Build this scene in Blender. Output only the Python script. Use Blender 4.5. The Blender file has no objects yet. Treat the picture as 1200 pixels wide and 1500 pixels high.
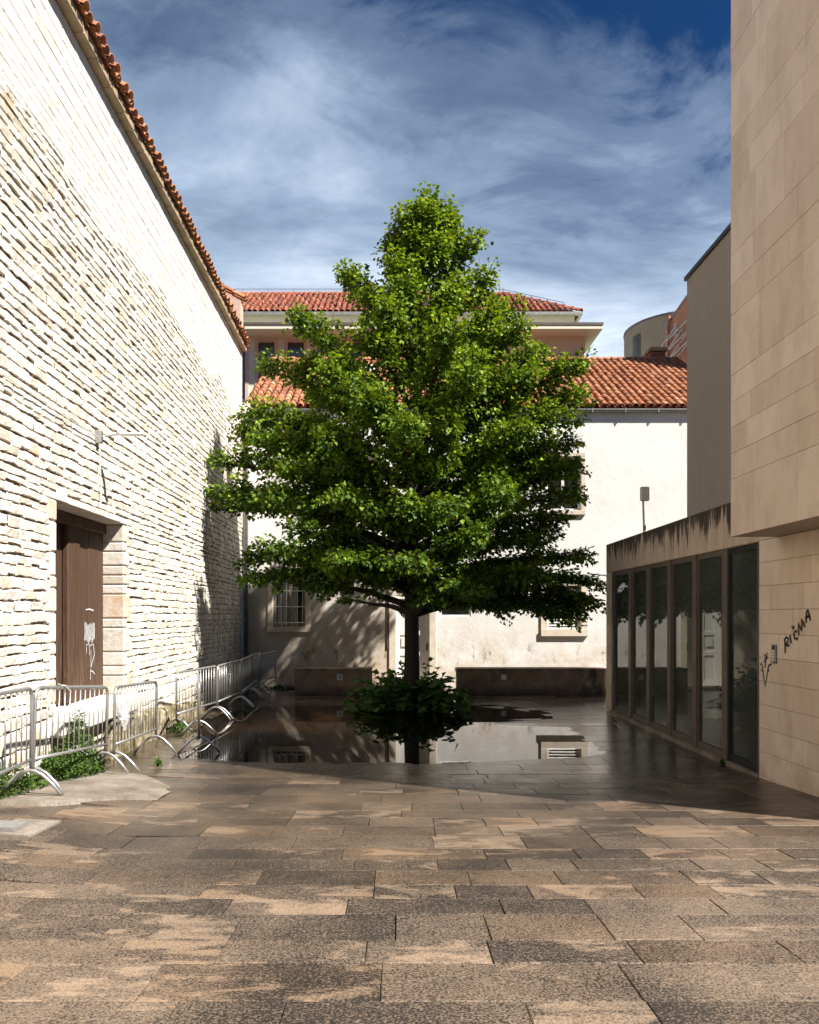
import bpy, math, random
import numpy as np
from mathutils import Vector, noise as mnoise

random.seed(7)
rng = np.random.default_rng(11)
S = bpy.context.scene
COL = S.collection
R = math.radians

# ------------------------------------------------------------------ camera
CAMZ, F, VX, VY = 2.1, 1150.0, 583.0, 903.0      # camera height over the water level, focal length and vanishing point of the photo
cd = bpy.data.cameras.new('camera')
cam = bpy.data.objects.new('camera', cd)
COL.objects.link(cam)
cam.location = (0, 0, CAMZ)
cam.rotation_euler = (R(90), 0, 0)
cd.sensor_fit = 'AUTO'
cd.sensor_width = 36.0
cd.lens = F / 1500 * 36
cd.shift_x = (600 - VX) / 1500
cd.shift_y = (VY - 750) / 1500
cd.clip_start, cd.clip_end = 0.05, 2000
S.camera = cam

# ------------------------------------------------------------------ light
LD = Vector((-1.0, 0.65, -1.32)).normalized()      # direction the sunlight travels
SUN_EL = math.asin(-LD.z)
SUN_AZ = math.atan2(-LD.x, -LD.y)
SUN_STRENGTH, SKY_STRENGTH, EXPOSURE = 2.05, 0.138, 2.45

sd = bpy.data.lights.new('sun', 'SUN')
sd.energy = SUN_STRENGTH
sd.angle = R(1.0)              # veiled by thin cloud
sd.color = (1.0, 0.945, 0.86)
sun = bpy.data.objects.new('sun', sd)
COL.objects.link(sun)
sun.location = (20, -16, 30)
sun.rotation_euler = LD.to_track_quat('-Z', 'Y').to_euler()

W = bpy.data.worlds.new('World')
S.world = W
W.use_nodes = True
wn = W.node_tree
wn.nodes.clear()


def node(nt, t, ins=None, **props):
    n = nt.nodes.new(t)
    for k, v in props.items():
        setattr(n, k, v)
    for k, v in (ins or {}).items():
        s = n.inputs[k]
        if isinstance(v, bpy.types.NodeSocket):
            nt.links.new(v, s)
        elif isinstance(v, bpy.types.Node):
            nt.links.new(v.outputs[0], s)
        else:
            s.default_value = v
    return n


def math_(nt, op, a, b=None, c=None, clamp=False):
    n = node(nt, 'ShaderNodeMath', operation=op, use_clamp=clamp)
    for i, v in enumerate((a, b, c)):
        if v is None:
            continue
        if isinstance(v, (bpy.types.NodeSocket, bpy.types.Node)):
            nt.links.new(v if isinstance(v, bpy.types.NodeSocket) else v.outputs[0], n.inputs[i])
        else:
            n.inputs[i].default_value = v
    return n.outputs[0]


def ramp(nt, fac, stops, interp='LINEAR'):
    n = node(nt, 'ShaderNodeValToRGB', {'Fac': fac})
    cr = n.color_ramp
    cr.interpolation = interp
    while len(cr.elements) < len(stops):
        cr.elements.new(0.5)
    for e, (p, c) in zip(cr.elements, stops):
        e.position = p
        if not hasattr(c, '__len__'):
            c = (c, c, c)
        e.color = (*c, 1)
    return n.outputs[0]


def mix(nt, fac, a, b, blend='MIX'):
    n = nt.nodes.new('ShaderNodeMix')
    n.data_type = 'RGBA'
    n.blend_type = blend
    for i, v in ((0, fac), (6, a), (7, b)):
        if isinstance(v, (bpy.types.NodeSocket, bpy.types.Node)):
            nt.links.new(v if isinstance(v, bpy.types.NodeSocket) else v.outputs[0], n.inputs[i])
        else:
            n.inputs[i].default_value = v if i == 0 else (*v[:3], 1)
    return n.outputs[2]


def noise_(nt, vec, scale, detail=4, rough=0.55, dist=0.0, out=0):
    n = node(nt, 'ShaderNodeTexNoise', {'Vector': vec, 'Scale': scale, 'Detail': detail, 'Roughness': rough, 'Distortion': dist})
    return n.outputs[out]


def mapping(nt, vec, scale=(1, 1, 1), rot=(0, 0, 0), loc=(0, 0, 0)):
    return node(nt, 'ShaderNodeMapping', {'Vector': vec, 'Scale': scale, 'Rotation': rot, 'Location': loc}).outputs[0]


# sky: Nishita with thin drifting cloud layered over it, everywhere overhead
sky = node(wn, 'ShaderNodeTexSky', sky_type='NISHITA')
sky.sun_disc = False
sky.sun_elevation = SUN_EL
sky.sun_rotation = SUN_AZ
sky.air_density = 1.0
sky.dust_density = 0.6
sky.ozone_density = 2.5
tc = node(wn, 'ShaderNodeTexCoord')
sp = node(wn, 'ShaderNodeSeparateXYZ', {'Vector': tc.outputs['Generated']})
zc = math_(wn, 'MAXIMUM', sp.outputs['Z'], 0.03)
zc = math_(wn, 'ADD', zc, 0.12)
px = math_(wn, 'DIVIDE', sp.outputs['X'], zc)
py = math_(wn, 'DIVIDE', sp.outputs['Y'], zc)
cv = node(wn, 'ShaderNodeCombineXYZ', {'X': px, 'Y': py, 'Z': 0.0}).outputs[0]
m1 = mapping(wn, cv, (0.62, 0.85, 1), (0, 0, R(-32)), (3.3, 1.9, 0))
n1 = noise_(wn, m1, 1.0, 3, 0.5, 0.3)
m2 = mapping(wn, cv, (1.5, 2.1, 1), (0, 0, R(-40)), (0.4, 7.7, 0))
n2 = noise_(wn, m2, 1.7, 14, 0.66, 0.6)
cl = math_(wn, 'ADD', math_(wn, 'MULTIPLY', n1, 0.80), math_(wn, 'MULTIPLY', n2, 0.42))
trend = node(wn, 'ShaderNodeMapRange', {'Value': math_(wn, 'SUBTRACT', py, math_(wn, 'MULTIPLY', px, 0.55)), 'From Min': 0.4, 'From Max': 2.0, 'To Min': -0.12, 'To Max': 0.14}).outputs[0]
cl = math_(wn, 'ADD', cl, trend)
cmask = ramp(wn, cl, [(0.45, 0.0), (0.54, 0.45), (0.64, 0.82), (0.78, 1.0)], 'EASE')
n3 = noise_(wn, mapping(wn, cv, (1.0, 1.5, 1), (0, 0, R(-30)), (9, 2, 0)), 1.3, 6, 0.6, 0.5)
n3 = math_(wn, 'ADD', n3, node(wn, 'ShaderNodeMapRange', {'Value': py, 'From Min': 0.7, 'From Max': 2.2, 'To Min': -0.20, 'To Max': 0.10}).outputs[0])
ccol = ramp(wn, n3, [(0.22, (0.17, 0.265, 0.42)), (0.46, (0.56, 0.73, 0.98)), (0.72, (1.25, 1.42, 1.66))])
skyc = mix(wn, 1.0, sky.outputs[0], (0.017, 0.047, 0.083), 'MULTIPLY')
skymix = mix(wn, cmask, skyc, ccol)
bg = node(wn, 'ShaderNodeBackground', {'Color': skymix, 'Strength': SKY_STRENGTH})
wo = node(wn, 'ShaderNodeOutputWorld', {'Surface': bg.outputs[0]})

vs = S.view_settings
vs.view_transform = 'Standard'
vs.look = 'None'
vs.exposure = EXPOSURE
vs.gamma = 1.0
vs.use_curve_mapping = False
S.cycles.max_bounces = 8
S.cycles.diffuse_bounces = 5
S.cycles.transparent_max_bounces = 24
S.cycles.sample_clamp_indirect = 8.0
S.cycles.caustics_reflective = False
S.cycles.caustics_refractive = False


# ------------------------------------------------------------------ helpers
def P(x, y, Y):
    """the point at distance Y that the photo shows at pixel (x, y)"""
    return ((x - VX) / F * Y, Y, CAMZ + (VY - y) / F * Y)


def wloc(o):
    v = Vector((0, 0, 0))
    while o is not None:
        v = v + o.location
        o = o.parent
    return v


def chamfer_box(x0, y0, z0, x1, y1, z1, b):
    V, Fc = [], []
    c = ((x0 + x1) / 2, (y0 + y1) / 2, (z0 + z1) / 2)
    h = (abs(x1 - x0) / 2, abs(y1 - y0) / 2, abs(z1 - z0) / 2)
    b = min(b, min(h) * 0.9)
    idx = {}
    for sx in (-1, 1):
        for sy in (-1, 1):
            for sz in (-1, 1):
                s = (sx, sy, sz)
                for ax in range(3):
                    p = [c[i] + s[i] * (h[i] - (0 if i == ax else b)) for i in range(3)]
                    idx[(sx, sy, sz, ax)] = len(V)
                    V.append(tuple(p))
    for ax in range(3):
        a1, a2 = (ax + 1) % 3, (ax + 2) % 3
        for s in (-1, 1):
            q = []
            for u, v in ((-1, -1), (1, -1), (1, 1), (-1, 1)):
                k = [0, 0, 0]
                k[ax], k[a1], k[a2] = s, u, v
                q.append(idx[(*k, ax)])
            Fc.append(tuple(q if s > 0 else q[::-1]))
        for u in (-1, 1):
            for v in (-1, 1):
                q = []
                for s, who in ((-1, a1), (1, a1), (1, a2), (-1, a2)):
                    k = [0, 0, 0]
                    k[ax], k[a1], k[a2] = s, u, v
                    q.append(idx[(*k, who)])
                Fc.append(tuple(q if u * v < 0 else q[::-1]))
    for sx in (-1, 1):
        for sy in (-1, 1):
            for sz in (-1, 1):
                q = [idx[(sx, sy, sz, a)] for a in range(3)]
                Fc.append(tuple(q if sx * sy * sz > 0 else q[::-1]))
    return V, Fc


class MB:
    """collects shapes and links them as one mesh object"""

    def __init__(self):
        self.v, self.f, self.r, self.rnd = [], [], [], 0.0

    def add(self, V, Fc, rnd=None):
        n = len(self.v)
        self.v += [tuple(p) for p in V]
        self.f += [tuple(i + n for i in q) for q in Fc]
        self.r += [self.rnd if rnd is None else rnd] * len(Fc)
        return self

    def box(self, x0, y0, z0, x1, y1, z1, b=0.0, rnd=None):
        x0, x1 = sorted((x0, x1)); y0, y1 = sorted((y0, y1)); z0, z1 = sorted((z0, z1))
        if b > 0:
            return self.add(*chamfer_box(x0, y0, z0, x1, y1, z1, b), rnd)
        V = [(x, y, z) for x in (x0, x1) for y in (y0, y1) for z in (z0, z1)]
        return self.add(V, [(0, 1, 3, 2), (4, 6, 7, 5), (0, 4, 5, 1), (2, 3, 7, 6), (0, 2, 6, 4), (1, 5, 7, 3)], rnd)

    def tube(self, pts, r, n=8, cap=True, rnd=None):
        pts = [Vector(p) for p in pts]
        rs = r if hasattr(r, '__len__') else [r] * len(pts)
        V, Fc = [], []
        t0 = (pts[1] - pts[0]).normalized()
        up = Vector((0, 0, 1)) if abs(t0.z) < 0.9 else Vector((1, 0, 0))
        nrm = (up - t0 * up.dot(t0)).normalized()
        for i, p in enumerate(pts):
            a = pts[max(i - 1, 0)]; c = pts[min(i + 1, len(pts) - 1)]
            t = (c - a).normalized()
            nrm = (nrm - t * nrm.dot(t)).normalized()
            bi = t.cross(nrm)
            for k in range(n):
                an = 2 * math.pi * k / n
                V.append(p + (nrm * math.cos(an) + bi * math.sin(an)) * rs[i])
        for i in range(len(pts) - 1):
            for k in range(n):
                k2 = (k + 1) % n
                Fc.append((i * n + k, i * n + k2, (i + 1) * n + k2, (i + 1) * n + k))
        if cap:
            Fc.append(tuple(range(n))[::-1])
            Fc.append(tuple((len(pts) - 1) * n + k for k in range(n)))
        return self.add(V, Fc, rnd)

    def prism(self, poly, z0, z1, rnd=None):
        n = len(poly)
        V = [(x, y, z0) for x, y in poly] + [(x, y, z1) for x, y in poly]
        Fc = [tuple(range(n))[::-1], tuple(range(n, 2 * n))]
        Fc += [(i, (i + 1) % n, n + (i + 1) % n, n + i) for i in range(n)]
        return self.add(V, Fc, rnd)

    def mesh(self, name, mat, off=(0, 0, 0), smooth=False):
        me = bpy.data.meshes.new(name)
        o = Vector(off)
        me.from_pydata([(p[0] - o[0], p[1] - o[1], p[2] - o[2]) for p in self.v], [], self.f)
        at = me.attributes.new('rnd', 'FLOAT', 'FACE')
        at.data.foreach_set('value', self.r)
        me.materials.append(mat)
        if smooth:
            me.polygons.foreach_set('use_smooth', [True] * len(self.f))
        me.update()
        return me

    def build(self, name, mat, parent=None, smooth=False, origin=None, local=False):
        if local:
            off = loc = Vector((0, 0, 0))
        else:
            base = wloc(parent)
            org = Vector(origin) if origin is not None else base
            off, loc = org, org - base
        o = bpy.data.objects.new(name, self.mesh(name, mat, off, smooth))
        o.location = loc
        o.parent = parent
        COL.objects.link(o)
        return o


def tag(o, label=None, cat=None, group=None, kind=None):
    for k, v in (('label', label), ('category', cat), ('group', group), ('kind', kind)):
        if v:
            o[k] = v
    return o


def thing(name, label, cat, loc=(0, 0, 0), rotz=0.0, group=None):
    o = bpy.data.objects.new(name, None)
    o.empty_display_size = 0.2
    COL.objects.link(o)
    o.location = loc
    o.rotation_euler = (0, 0, rotz)
    return tag(o, label, cat, group)


def inst(name, me, parent, loc, rot=(0, 0, 0), scale=(1, 1, 1)):
    """one more object on shared mesh data; loc in world space"""
    o = bpy.data.objects.new(name, me)
    o.parent = parent
    o.location = Vector(loc) - wloc(parent)
    o.rotation_euler = rot
    o.scale = scale
    COL.objects.link(o)
    return o


def nz(x, y, z=0.0):
    return mnoise.noise(Vector((x, y, z)))


# ------------------------------------------------------------------ materials
def new_mat(name):
    m = bpy.data.materials.new(name)
    m.use_nodes = True
    nt = m.node_tree
    b = nt.nodes['Principled BSDF']
    return m, nt, b


def link(nt, v, s):
    nt.links.new(v if isinstance(v, bpy.types.NodeSocket) else v.outputs[0], s)


def pos(nt):
    return node(nt, 'ShaderNodeNewGeometry').outputs['Position']


def rnd(nt):
    """a random number per piece: object random plus the 'rnd' attribute of joined pieces"""
    a = node(nt, 'ShaderNodeAttribute', attribute_name='rnd').outputs['Fac']
    o = node(nt, 'ShaderNodeObjectInfo').outputs['Random']
    return math_(nt, 'FRACT', math_(nt, 'ADD', a, o))


def bump(nt, b, h, strength=0.5, dist=0.01):
    n = node(nt, 'ShaderNodeBump', {'Height': h, 'Strength': strength, 'Distance': dist})
    link(nt, n.outputs[0], b.inputs['Normal'])


def simple(name, col, rough=0.7, metal=0.0, var=0.12, scale=8.0, bmp=0.15):
    m, nt, b = new_mat(name)
    n = noise_(nt, pos(nt), scale, 5, 0.6)
    c0 = tuple(c * (1 - var) for c in col); c1 = tuple(min(1, c * (1 + var)) for c in col)
    link(nt, ramp(nt, n, [(0.3, c0), (0.7, c1)]), b.inputs['Base Color'])
    b.inputs['Roughness'].default_value = rough
    b.inputs['Metallic'].default_value = metal
    if bmp:
        bump(nt, b, noise_(nt, pos(nt), scale * 6, 4), bmp, 0.006)
    return m


M = {}


def mat_limestone(name, light, dark, orange=0.5):
    m, nt, b = new_mat(name)
    p = pos(nt)
    r = rnd(nt)
    base = ramp(nt, r, [(0.0, dark), (0.35, light), (0.8, light), (1.0, tuple(c * 1.05 for c in light))])
    n = noise_(nt, p, 9.0, 8, 0.7)
    c = mix(nt, ramp(nt, n, [(0.50, 0.0), (0.72, 0.6)]), base, (0.36, 0.27, 0.175))
    r2 = math_(nt, 'FRACT', math_(nt, 'MULTIPLY', r, 37.3))
    fo = math_(nt, 'MULTIPLY', ramp(nt, r2, [(0.955, 0.0), (0.975, 1.0)]), ramp(nt, noise_(nt, p, 6.0, 3), [(0.4, 0.1), (0.6, orange)]))
    c = mix(nt, fo, c, (0.62, 0.33, 0.13))
    # dark blotchy runs deepening towards the far foot of the wall
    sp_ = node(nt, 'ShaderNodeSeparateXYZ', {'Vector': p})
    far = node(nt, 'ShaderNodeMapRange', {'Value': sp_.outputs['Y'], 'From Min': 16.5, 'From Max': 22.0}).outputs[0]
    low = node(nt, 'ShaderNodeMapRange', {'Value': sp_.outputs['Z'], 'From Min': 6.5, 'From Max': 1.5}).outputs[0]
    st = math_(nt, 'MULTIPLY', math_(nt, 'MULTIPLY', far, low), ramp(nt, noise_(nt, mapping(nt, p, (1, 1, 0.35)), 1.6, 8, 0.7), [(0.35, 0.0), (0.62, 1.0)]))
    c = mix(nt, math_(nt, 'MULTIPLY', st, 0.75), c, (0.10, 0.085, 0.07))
    moss = node(nt, 'ShaderNodeMapRange', {'Value': sp_.outputs['Z'], 'From Min': 0.75, 'From Max': 0.0}).outputs[0]
    mo = math_(nt, 'MULTIPLY', moss, ramp(nt, noise_(nt, p, 3.0, 6, 0.7), [(0.38, 0.0), (0.6, 0.85)]))
    c = mix(nt, mo, c, (0.17, 0.14, 0.07))
    link(nt, c, b.inputs['Base Color'])
    b.inputs['Roughness'].default_value = 0.95
    b.inputs['Specular IOR Level'].default_value = 0.2
    h = math_(nt, 'ADD', noise_(nt, p, 17.0, 8, 0.75), math_(nt, 'MULTIPLY', noise_(nt, p, 90.0, 3), 0.3))
    bump(nt, b, h, 0.9, 0.020)
    return m


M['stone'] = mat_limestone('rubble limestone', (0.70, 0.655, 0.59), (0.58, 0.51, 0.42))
M['ashlar'] = mat_limestone('dressed limestone', (0.72, 0.69, 0.645), (0.66, 0.62, 0.56), 0.2)
M['mortar'] = simple('old mortar', (0.42, 0.33, 0.23), 0.95, 0, 0.3, 10, 0.6)
M['cornice'] = simple('cornice stone', (0.36, 0.27, 0.17), 0.9, 0, 0.25, 5, 0.4)


def mat_moss_stone():
    m, nt, b = new_mat('mossy plinth stone')
    p = pos(nt)
    c = mix(nt, ramp(nt, noise_(nt, p, 4.0, 8, 0.7), [(0.40, 0.0), (0.56, 1.0)]), (0.50, 0.42, 0.30), (0.13, 0.105, 0.04))
    c = mix(nt, ramp(nt, noise_(nt, mapping(nt, p, (1, 1, 0.4)), 7.0, 8, 0.7), [(0.48, 0.0), (0.66, 0.8)]), c, (0.06, 0.05, 0.035))
    link(nt, c, b.inputs['Base Color'])
    b.inputs['Roughness'].default_value = 0.95
    bump(nt, b, noise_(nt, p, 24, 8, 0.7), 0.8, 0.02)
    return m


M['moss'] = mat_moss_stone()


def mat_paver():
    m, nt, b = new_mat('weathered limestone paver')
    p = pos(nt)
    r = rnd(nt)
    r2 = math_(nt, 'FRACT', math_(nt, 'MULTIPLY', r, 17.77))
    r3 = math_(nt, 'FRACT', math_(nt, 'MULTIPLY', r, 61.31))
    off = node(nt, 'ShaderNodeCombineXYZ', {'X': math_(nt, 'MULTIPLY', r, 31.0), 'Y': math_(nt, 'MULTIPLY', r2, 17.0), 'Z': 0.0}).outputs[0]
    pl = node(nt, 'ShaderNodeVectorMath', {0: p, 1: off}, operation='ADD').outputs[0]
    sp1 = noise_(nt, pl, 82.0, 4, 0.62)
    sp2 = noise_(nt, pl, 34.0, 4, 0.65)
    spk = math_(nt, 'ADD', math_(nt, 'MULTIPLY', sp1, 0.82), math_(nt, 'MULTIPLY', sp2, 0.18))
    big = noise_(nt, p, 0.8, 4, 0.6)
    v = math_(nt, 'ADD', spk, math_(nt, 'MULTIPLY', math_(nt, 'SUBTRACT', big, 0.5), 0.42))
    v = math_(nt, 'ADD', v, math_(nt, 'MULTIPLY', math_(nt, 'SUBTRACT', r, 0.5), 0.09))
    # trampled clean patches lengthways on some stones
    wear = noise_(nt, mapping(nt, pl, (1.3, 3.2, 1)), 1.6, 6, 0.62, 0.6)
    wr = math_(nt, 'ADD', wear, math_(nt, 'MULTIPLY', math_(nt, 'SUBTRACT', r3, 0.5), 0.30))
    wr = math_(nt, 'ADD', wr, math_(nt, 'MULTIPLY', math_(nt, 'SUBTRACT', big, 0.5), 0.35))
    worn = ramp(nt, wr, [(0.60, 0.0), (0.70, 1.0)])
    v = math_(nt, 'ADD', v, math_(nt, 'MULTIPLY', worn, 0.17))
    c = ramp(nt, v, [(0.40, (0.014, 0.010, 0.007)), (0.465, (0.038, 0.027, 0.018)), (0.50, (0.096, 0.070, 0.049)), (0.59, (0.162, 0.118, 0.083)), (0.76, (0.295, 0.210, 0.142))])
    c = mix(nt, math_(nt, 'MULTIPLY', ramp(nt, r2, [(0.55, 0.0), (1.0, 1.0)]), 0.40), c, (0.42, 0.32, 0.21), 'OVERLAY')
    # damp towards the puddle, spread farther as painted shade blurring the building's shadow edge
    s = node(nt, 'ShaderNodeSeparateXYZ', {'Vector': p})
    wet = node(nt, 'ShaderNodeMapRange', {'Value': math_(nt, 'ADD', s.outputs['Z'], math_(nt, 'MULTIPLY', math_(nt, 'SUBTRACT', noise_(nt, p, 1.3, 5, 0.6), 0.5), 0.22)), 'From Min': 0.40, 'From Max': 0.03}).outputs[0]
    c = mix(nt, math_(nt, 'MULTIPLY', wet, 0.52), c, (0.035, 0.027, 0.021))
    link(nt, c, b.inputs['Base Color'])
    dampn = ramp(nt, noise_(nt, p, 0.7, 4, 0.6), [(0.42, 0.62), (0.6, 0.82)])
    rgh = node(nt, 'ShaderNodeMapRange', {'Value': wet, 'To Min': 1.0, 'To Max': 0.32}).outputs[0]
    link(nt, math_(nt, 'MULTIPLY', dampn, rgh), b.inputs['Roughness'])
    b.inputs['Specular IOR Level'].default_value = 0.5
    h = math_(nt, 'ADD', spk, math_(nt, 'MULTIPLY', wear, 0.6))
    bs = node(nt, 'ShaderNodeMapRange', {'Value': wet, 'To Min': 0.5, 'To Max': 0.10}).outputs[0]
    bn = node(nt, 'ShaderNodeBump', {'Height': h, 'Strength': bs, 'Distance': 0.010})
    link(nt, bn, b.inputs['Normal'])
    return m


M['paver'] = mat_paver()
M['bed'] = simple('dark joint grit', (0.085, 0.065, 0.045), 0.95, 0, 0.3, 20, 0.4)
M['earth'] = simple('distant ground', (0.12, 0.11, 0.09), 0.95, 0, 0.3, 0.4, 0.2)


def mat_concrete_slab():
    m, nt, b = new_mat('pale worn concrete')
    p = pos(nt)
    c = ramp(nt, noise_(nt, p, 2.2, 8, 0.65), [(0.3, (0.11, 0.088, 0.065)), (0.5, (0.21, 0.175, 0.14)), (0.68, (0.31, 0.275, 0.235))])
    c = mix(nt, ramp(nt, noise_(nt, p, 40, 4), [(0.5, 0.0), (0.66, 0.5)]), c, (0.09, 0.07, 0.05))
    link(nt, c, b.inputs['Base Color'])
    b.inputs['Roughness'].default_value = 0.9
    bump(nt, b, noise_(nt, p, 35, 6, 0.7), 0.5, 0.012)
    return m


M['slab'] = mat_concrete_slab()


def mat_water():
    m, nt, b = new_mat('still rainwater')
    nt.nodes.remove(b)
    p = pos(nt)
    bmp = node(nt, 'ShaderNodeBump', {'Height': noise_(nt, p, 3.0, 2), 'Strength': 0.02, 'Distance': 0.01})
    fr = node(nt, 'ShaderNodeFresnel', {'IOR': 1.33, 'Normal': bmp.outputs[0]})
    tr = node(nt, 'ShaderNodeBsdfTransparent', {'Color': (0.50, 0.43, 0.36, 1)})
    gl = node(nt, 'ShaderNodeBsdfGlossy', {'Color': (1, 1, 1, 1), 'Roughness': 0.012, 'Normal': bmp.outputs[0]})
    mx = node(nt, 'ShaderNodeMixShader', {0: fr.outputs[0], 1: tr.outputs[0], 2: gl.outputs[0]})
    link(nt, mx, nt.nodes['Material Output'].inputs['Surface'])
    return m


M['water'] = mat_water()


def mat_glass(name, tint, rough=0.02, veil=0.03):
    m, nt, b = new_mat(name)
    nt.nodes.remove(b)
    p = pos(nt)
    fr = node(nt, 'ShaderNodeFresnel', {'IOR': 1.5})
    tr = node(nt, 'ShaderNodeBsdfTransparent', {'Color': (*tint, 1)})
    rg = ramp(nt, noise_(nt, p, 2.0, 5), [(0.35, rough * 0.5), (0.7, rough * 2)])
    gl = node(nt, 'ShaderNodeBsdfGlossy', {'Color': (0.92, 0.95, 0.95, 1), 'Roughness': rg})
    mx = node(nt, 'ShaderNodeMixShader', {0: fr.outputs[0], 1: tr.outputs[0], 2: gl.outputs[0]})
    df = node(nt, 'ShaderNodeBsdfDiffuse', {'Color': (0.40, 0.42, 0.37, 1)})
    dm = ramp(nt, noise_(nt, mapping(nt, p, (1, 1, 0.5)), 1.7, 7, 0.65), [(0.3, veil * 0.5), (0.7, veil * 1.6)])
    mx = node(nt, 'ShaderNodeMixShader', {0: dm, 1: mx.outputs[0], 2: df.outputs[0]})
    link(nt, mx, nt.nodes['Material Output'].inputs['Surface'])
    return m


M['glass'] = mat_glass('greyed shop glass', (0.60, 0.68, 0.64), 0.015, 0.075)  # grey diffuse veil mixed in to brighten panes that render too black
M['window_glass'] = mat_glass('old window glass', (0.25, 0.27, 0.27), 0.03)


def mat_plaster():
    m, nt, b = new_mat('whitewashed plaster')
    p = pos(nt)
    s = node(nt, 'ShaderNodeSeparateXYZ', {'Vector': p})
    base = ramp(nt, noise_(nt, p, 0.9, 6, 0.6), [(0.35, (0.70, 0.685, 0.66)), (0.65, (0.77, 0.755, 0.735))])
    low = node(nt, 'ShaderNodeMapRange', {'Value': s.outputs['Z'], 'From Min': 2.6, 'From Max': 0.3}).outputs[0]
    shade_x = node(nt, 'ShaderNodeMapRange', {'Value': s.outputs['X'], 'From Min': 1.0, 'From Max': -0.6}).outputs[0]
    shade_z = node(nt, 'ShaderNodeMapRange', {'Value': s.outputs['Z'], 'From Min': 4.2, 'From Max': 2.2}).outputs[0]
    old = math_(nt, 'MULTIPLY', shade_x, shade_z)  # shade on the wall's lower left, painted in as browner plaster
    base = mix(nt, math_(nt, 'MULTIPLY', old, ramp(nt, noise_(nt, p, 1.8, 8, 0.65), [(0.32, 0.35), (0.68, 1.0)])), base, (0.44, 0.355, 0.27))
    d = math_(nt, 'MULTIPLY', low, ramp(nt, noise_(nt, p, 1.5, 8, 0.7), [(0.36, 0.0), (0.62, 0.9)]))
    c = mix(nt, d, base, (0.50, 0.39, 0.27))
    # a dark scuffed arc of old creeper marks
    mk = node(nt, 'ShaderNodeMapRange', {'Value': math_(nt, 'ABSOLUTE', math_(nt, 'SUBTRACT', s.outputs['Z'], 0.98)), 'From Min': 0.42, 'From Max': 0.05}).outputs[0]
    mk = math_(nt, 'MULTIPLY', mk, ramp(nt, noise_(nt, mapping(nt, p, (1.6, 1, 0.7)), 2.2, 9, 0.75), [(0.55, 0.0), (0.63, 0.8)]))
    c = mix(nt, mk, c, (0.12, 0.095, 0.07))
    link(nt, c, b.inputs['Base Color'])
    b.inputs['Roughness'].default_value = 0.95
    b.inputs['Specular IOR Level'].default_value = 0.15
    h = math_(nt, 'ADD', noise_(nt, p, 5.0, 6, 0.6), math_(nt, 'MULTIPLY', noise_(nt, p, 40, 4), 0.25))
    bump(nt, b, h, 0.35, 0.03)
    return m


M['plaster'] = mat_plaster()


def mat_tile(name, base, dark, light, lichen=0.5):
    m, nt, b = new_mat(name)
    p = pos(nt)
    r = rnd(nt)
    c = ramp(nt, r, [(0.0, dark), (0.3, base), (0.7, base), (1.0, light)])
    c = mix(nt, ramp(nt, noise_(nt, p, 14.0, 6, 0.7), [(0.50, 0.0), (0.7, lichen)]), c, (0.075, 0.05, 0.035))
    r2 = math_(nt, 'FRACT', math_(nt, 'MULTIPLY', r, 23.7))
    c = mix(nt, math_(nt, 'MULTIPLY', ramp(nt, r2, [(0.7, 0.0), (0.95, 0.8)]), ramp(nt, noise_(nt, p, 5.0, 4), [(0.4, 0), (0.6, 0.8)])), c, (0.10, 0.055, 0.035))
    link(nt, c, b.inputs['Base Color'])
    b.inputs['Roughness'].default_value = 0.85
    bump(nt, b, noise_(nt, p, 60, 5), 0.3, 0.008)
    return m


M['tile'] = mat_tile('terracotta barrel tile', (0.41, 0.165, 0.075), (0.24, 0.085, 0.045), (0.52, 0.27, 0.15), 0.7)
M['tile_old'] = mat_tile('dark terracotta tile', (0.30, 0.085, 0.045), (0.15, 0.05, 0.03), (0.42, 0.16, 0.09), 0.85)


def mat_cladding(name, c0, c1, streak):
    m, nt, b = new_mat(name)
    p = pos(nt)
    r = rnd(nt)
    base = ramp(nt, r, [(0.0, c0), (1.0, c1)])
    n = noise_(nt, mapping(nt, p, (1, 1.3, 0.6)), 2.2, 9, 0.7)
    c = mix(nt, ramp(nt, n, [(0.45, 0.0), (0.72, streak)]), base, (0.38, 0.265, 0.18))
    n2 = noise_(nt, mapping(nt, p, (1, 2.2, 0.35)), 2.2, 8, 0.7)
    c = mix(nt, ramp(nt, n2, [(0.55, 0.0), (0.75, streak * 0.8)]), c, (0.66, 0.56, 0.46))
    c = mix(nt, ramp(nt, noise_(nt, p, 70, 4), [(0.55, 0.0), (0.75, 0.25)]), c, (0.25, 0.17, 0.11))
    # rising damp and splash dirt
    s = node(nt, 'ShaderNodeSeparateXYZ', {'Vector': p})
    low = node(nt, 'ShaderNodeMapRange', {'Value': s.outputs['Z'], 'From Min': 0.9, 'From Max': 0.0}).outputs[0]
    c = mix(nt, math_(nt, 'MULTIPLY', low, ramp(nt, noise_(nt, p, 3.0, 7, 0.7), [(0.4, 0.0), (0.7, 0.6)])), c, (0.22, 0.15, 0.09))
    link(nt, c, b.inputs['Base Color'])
    b.inputs['Roughness'].default_value = 0.75
    bump(nt, b, noise_(nt, p, 80, 5), 0.2, 0.004)
    return m


M['clad'] = mat_cladding('sandy limestone cladding', (0.67, 0.54, 0.42), (0.79, 0.66, 0.535), 0.40)
M['render'] = mat_cladding('grey brown render', (0.39, 0.33, 0.27), (0.39, 0.33, 0.27), 0.3)


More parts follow.
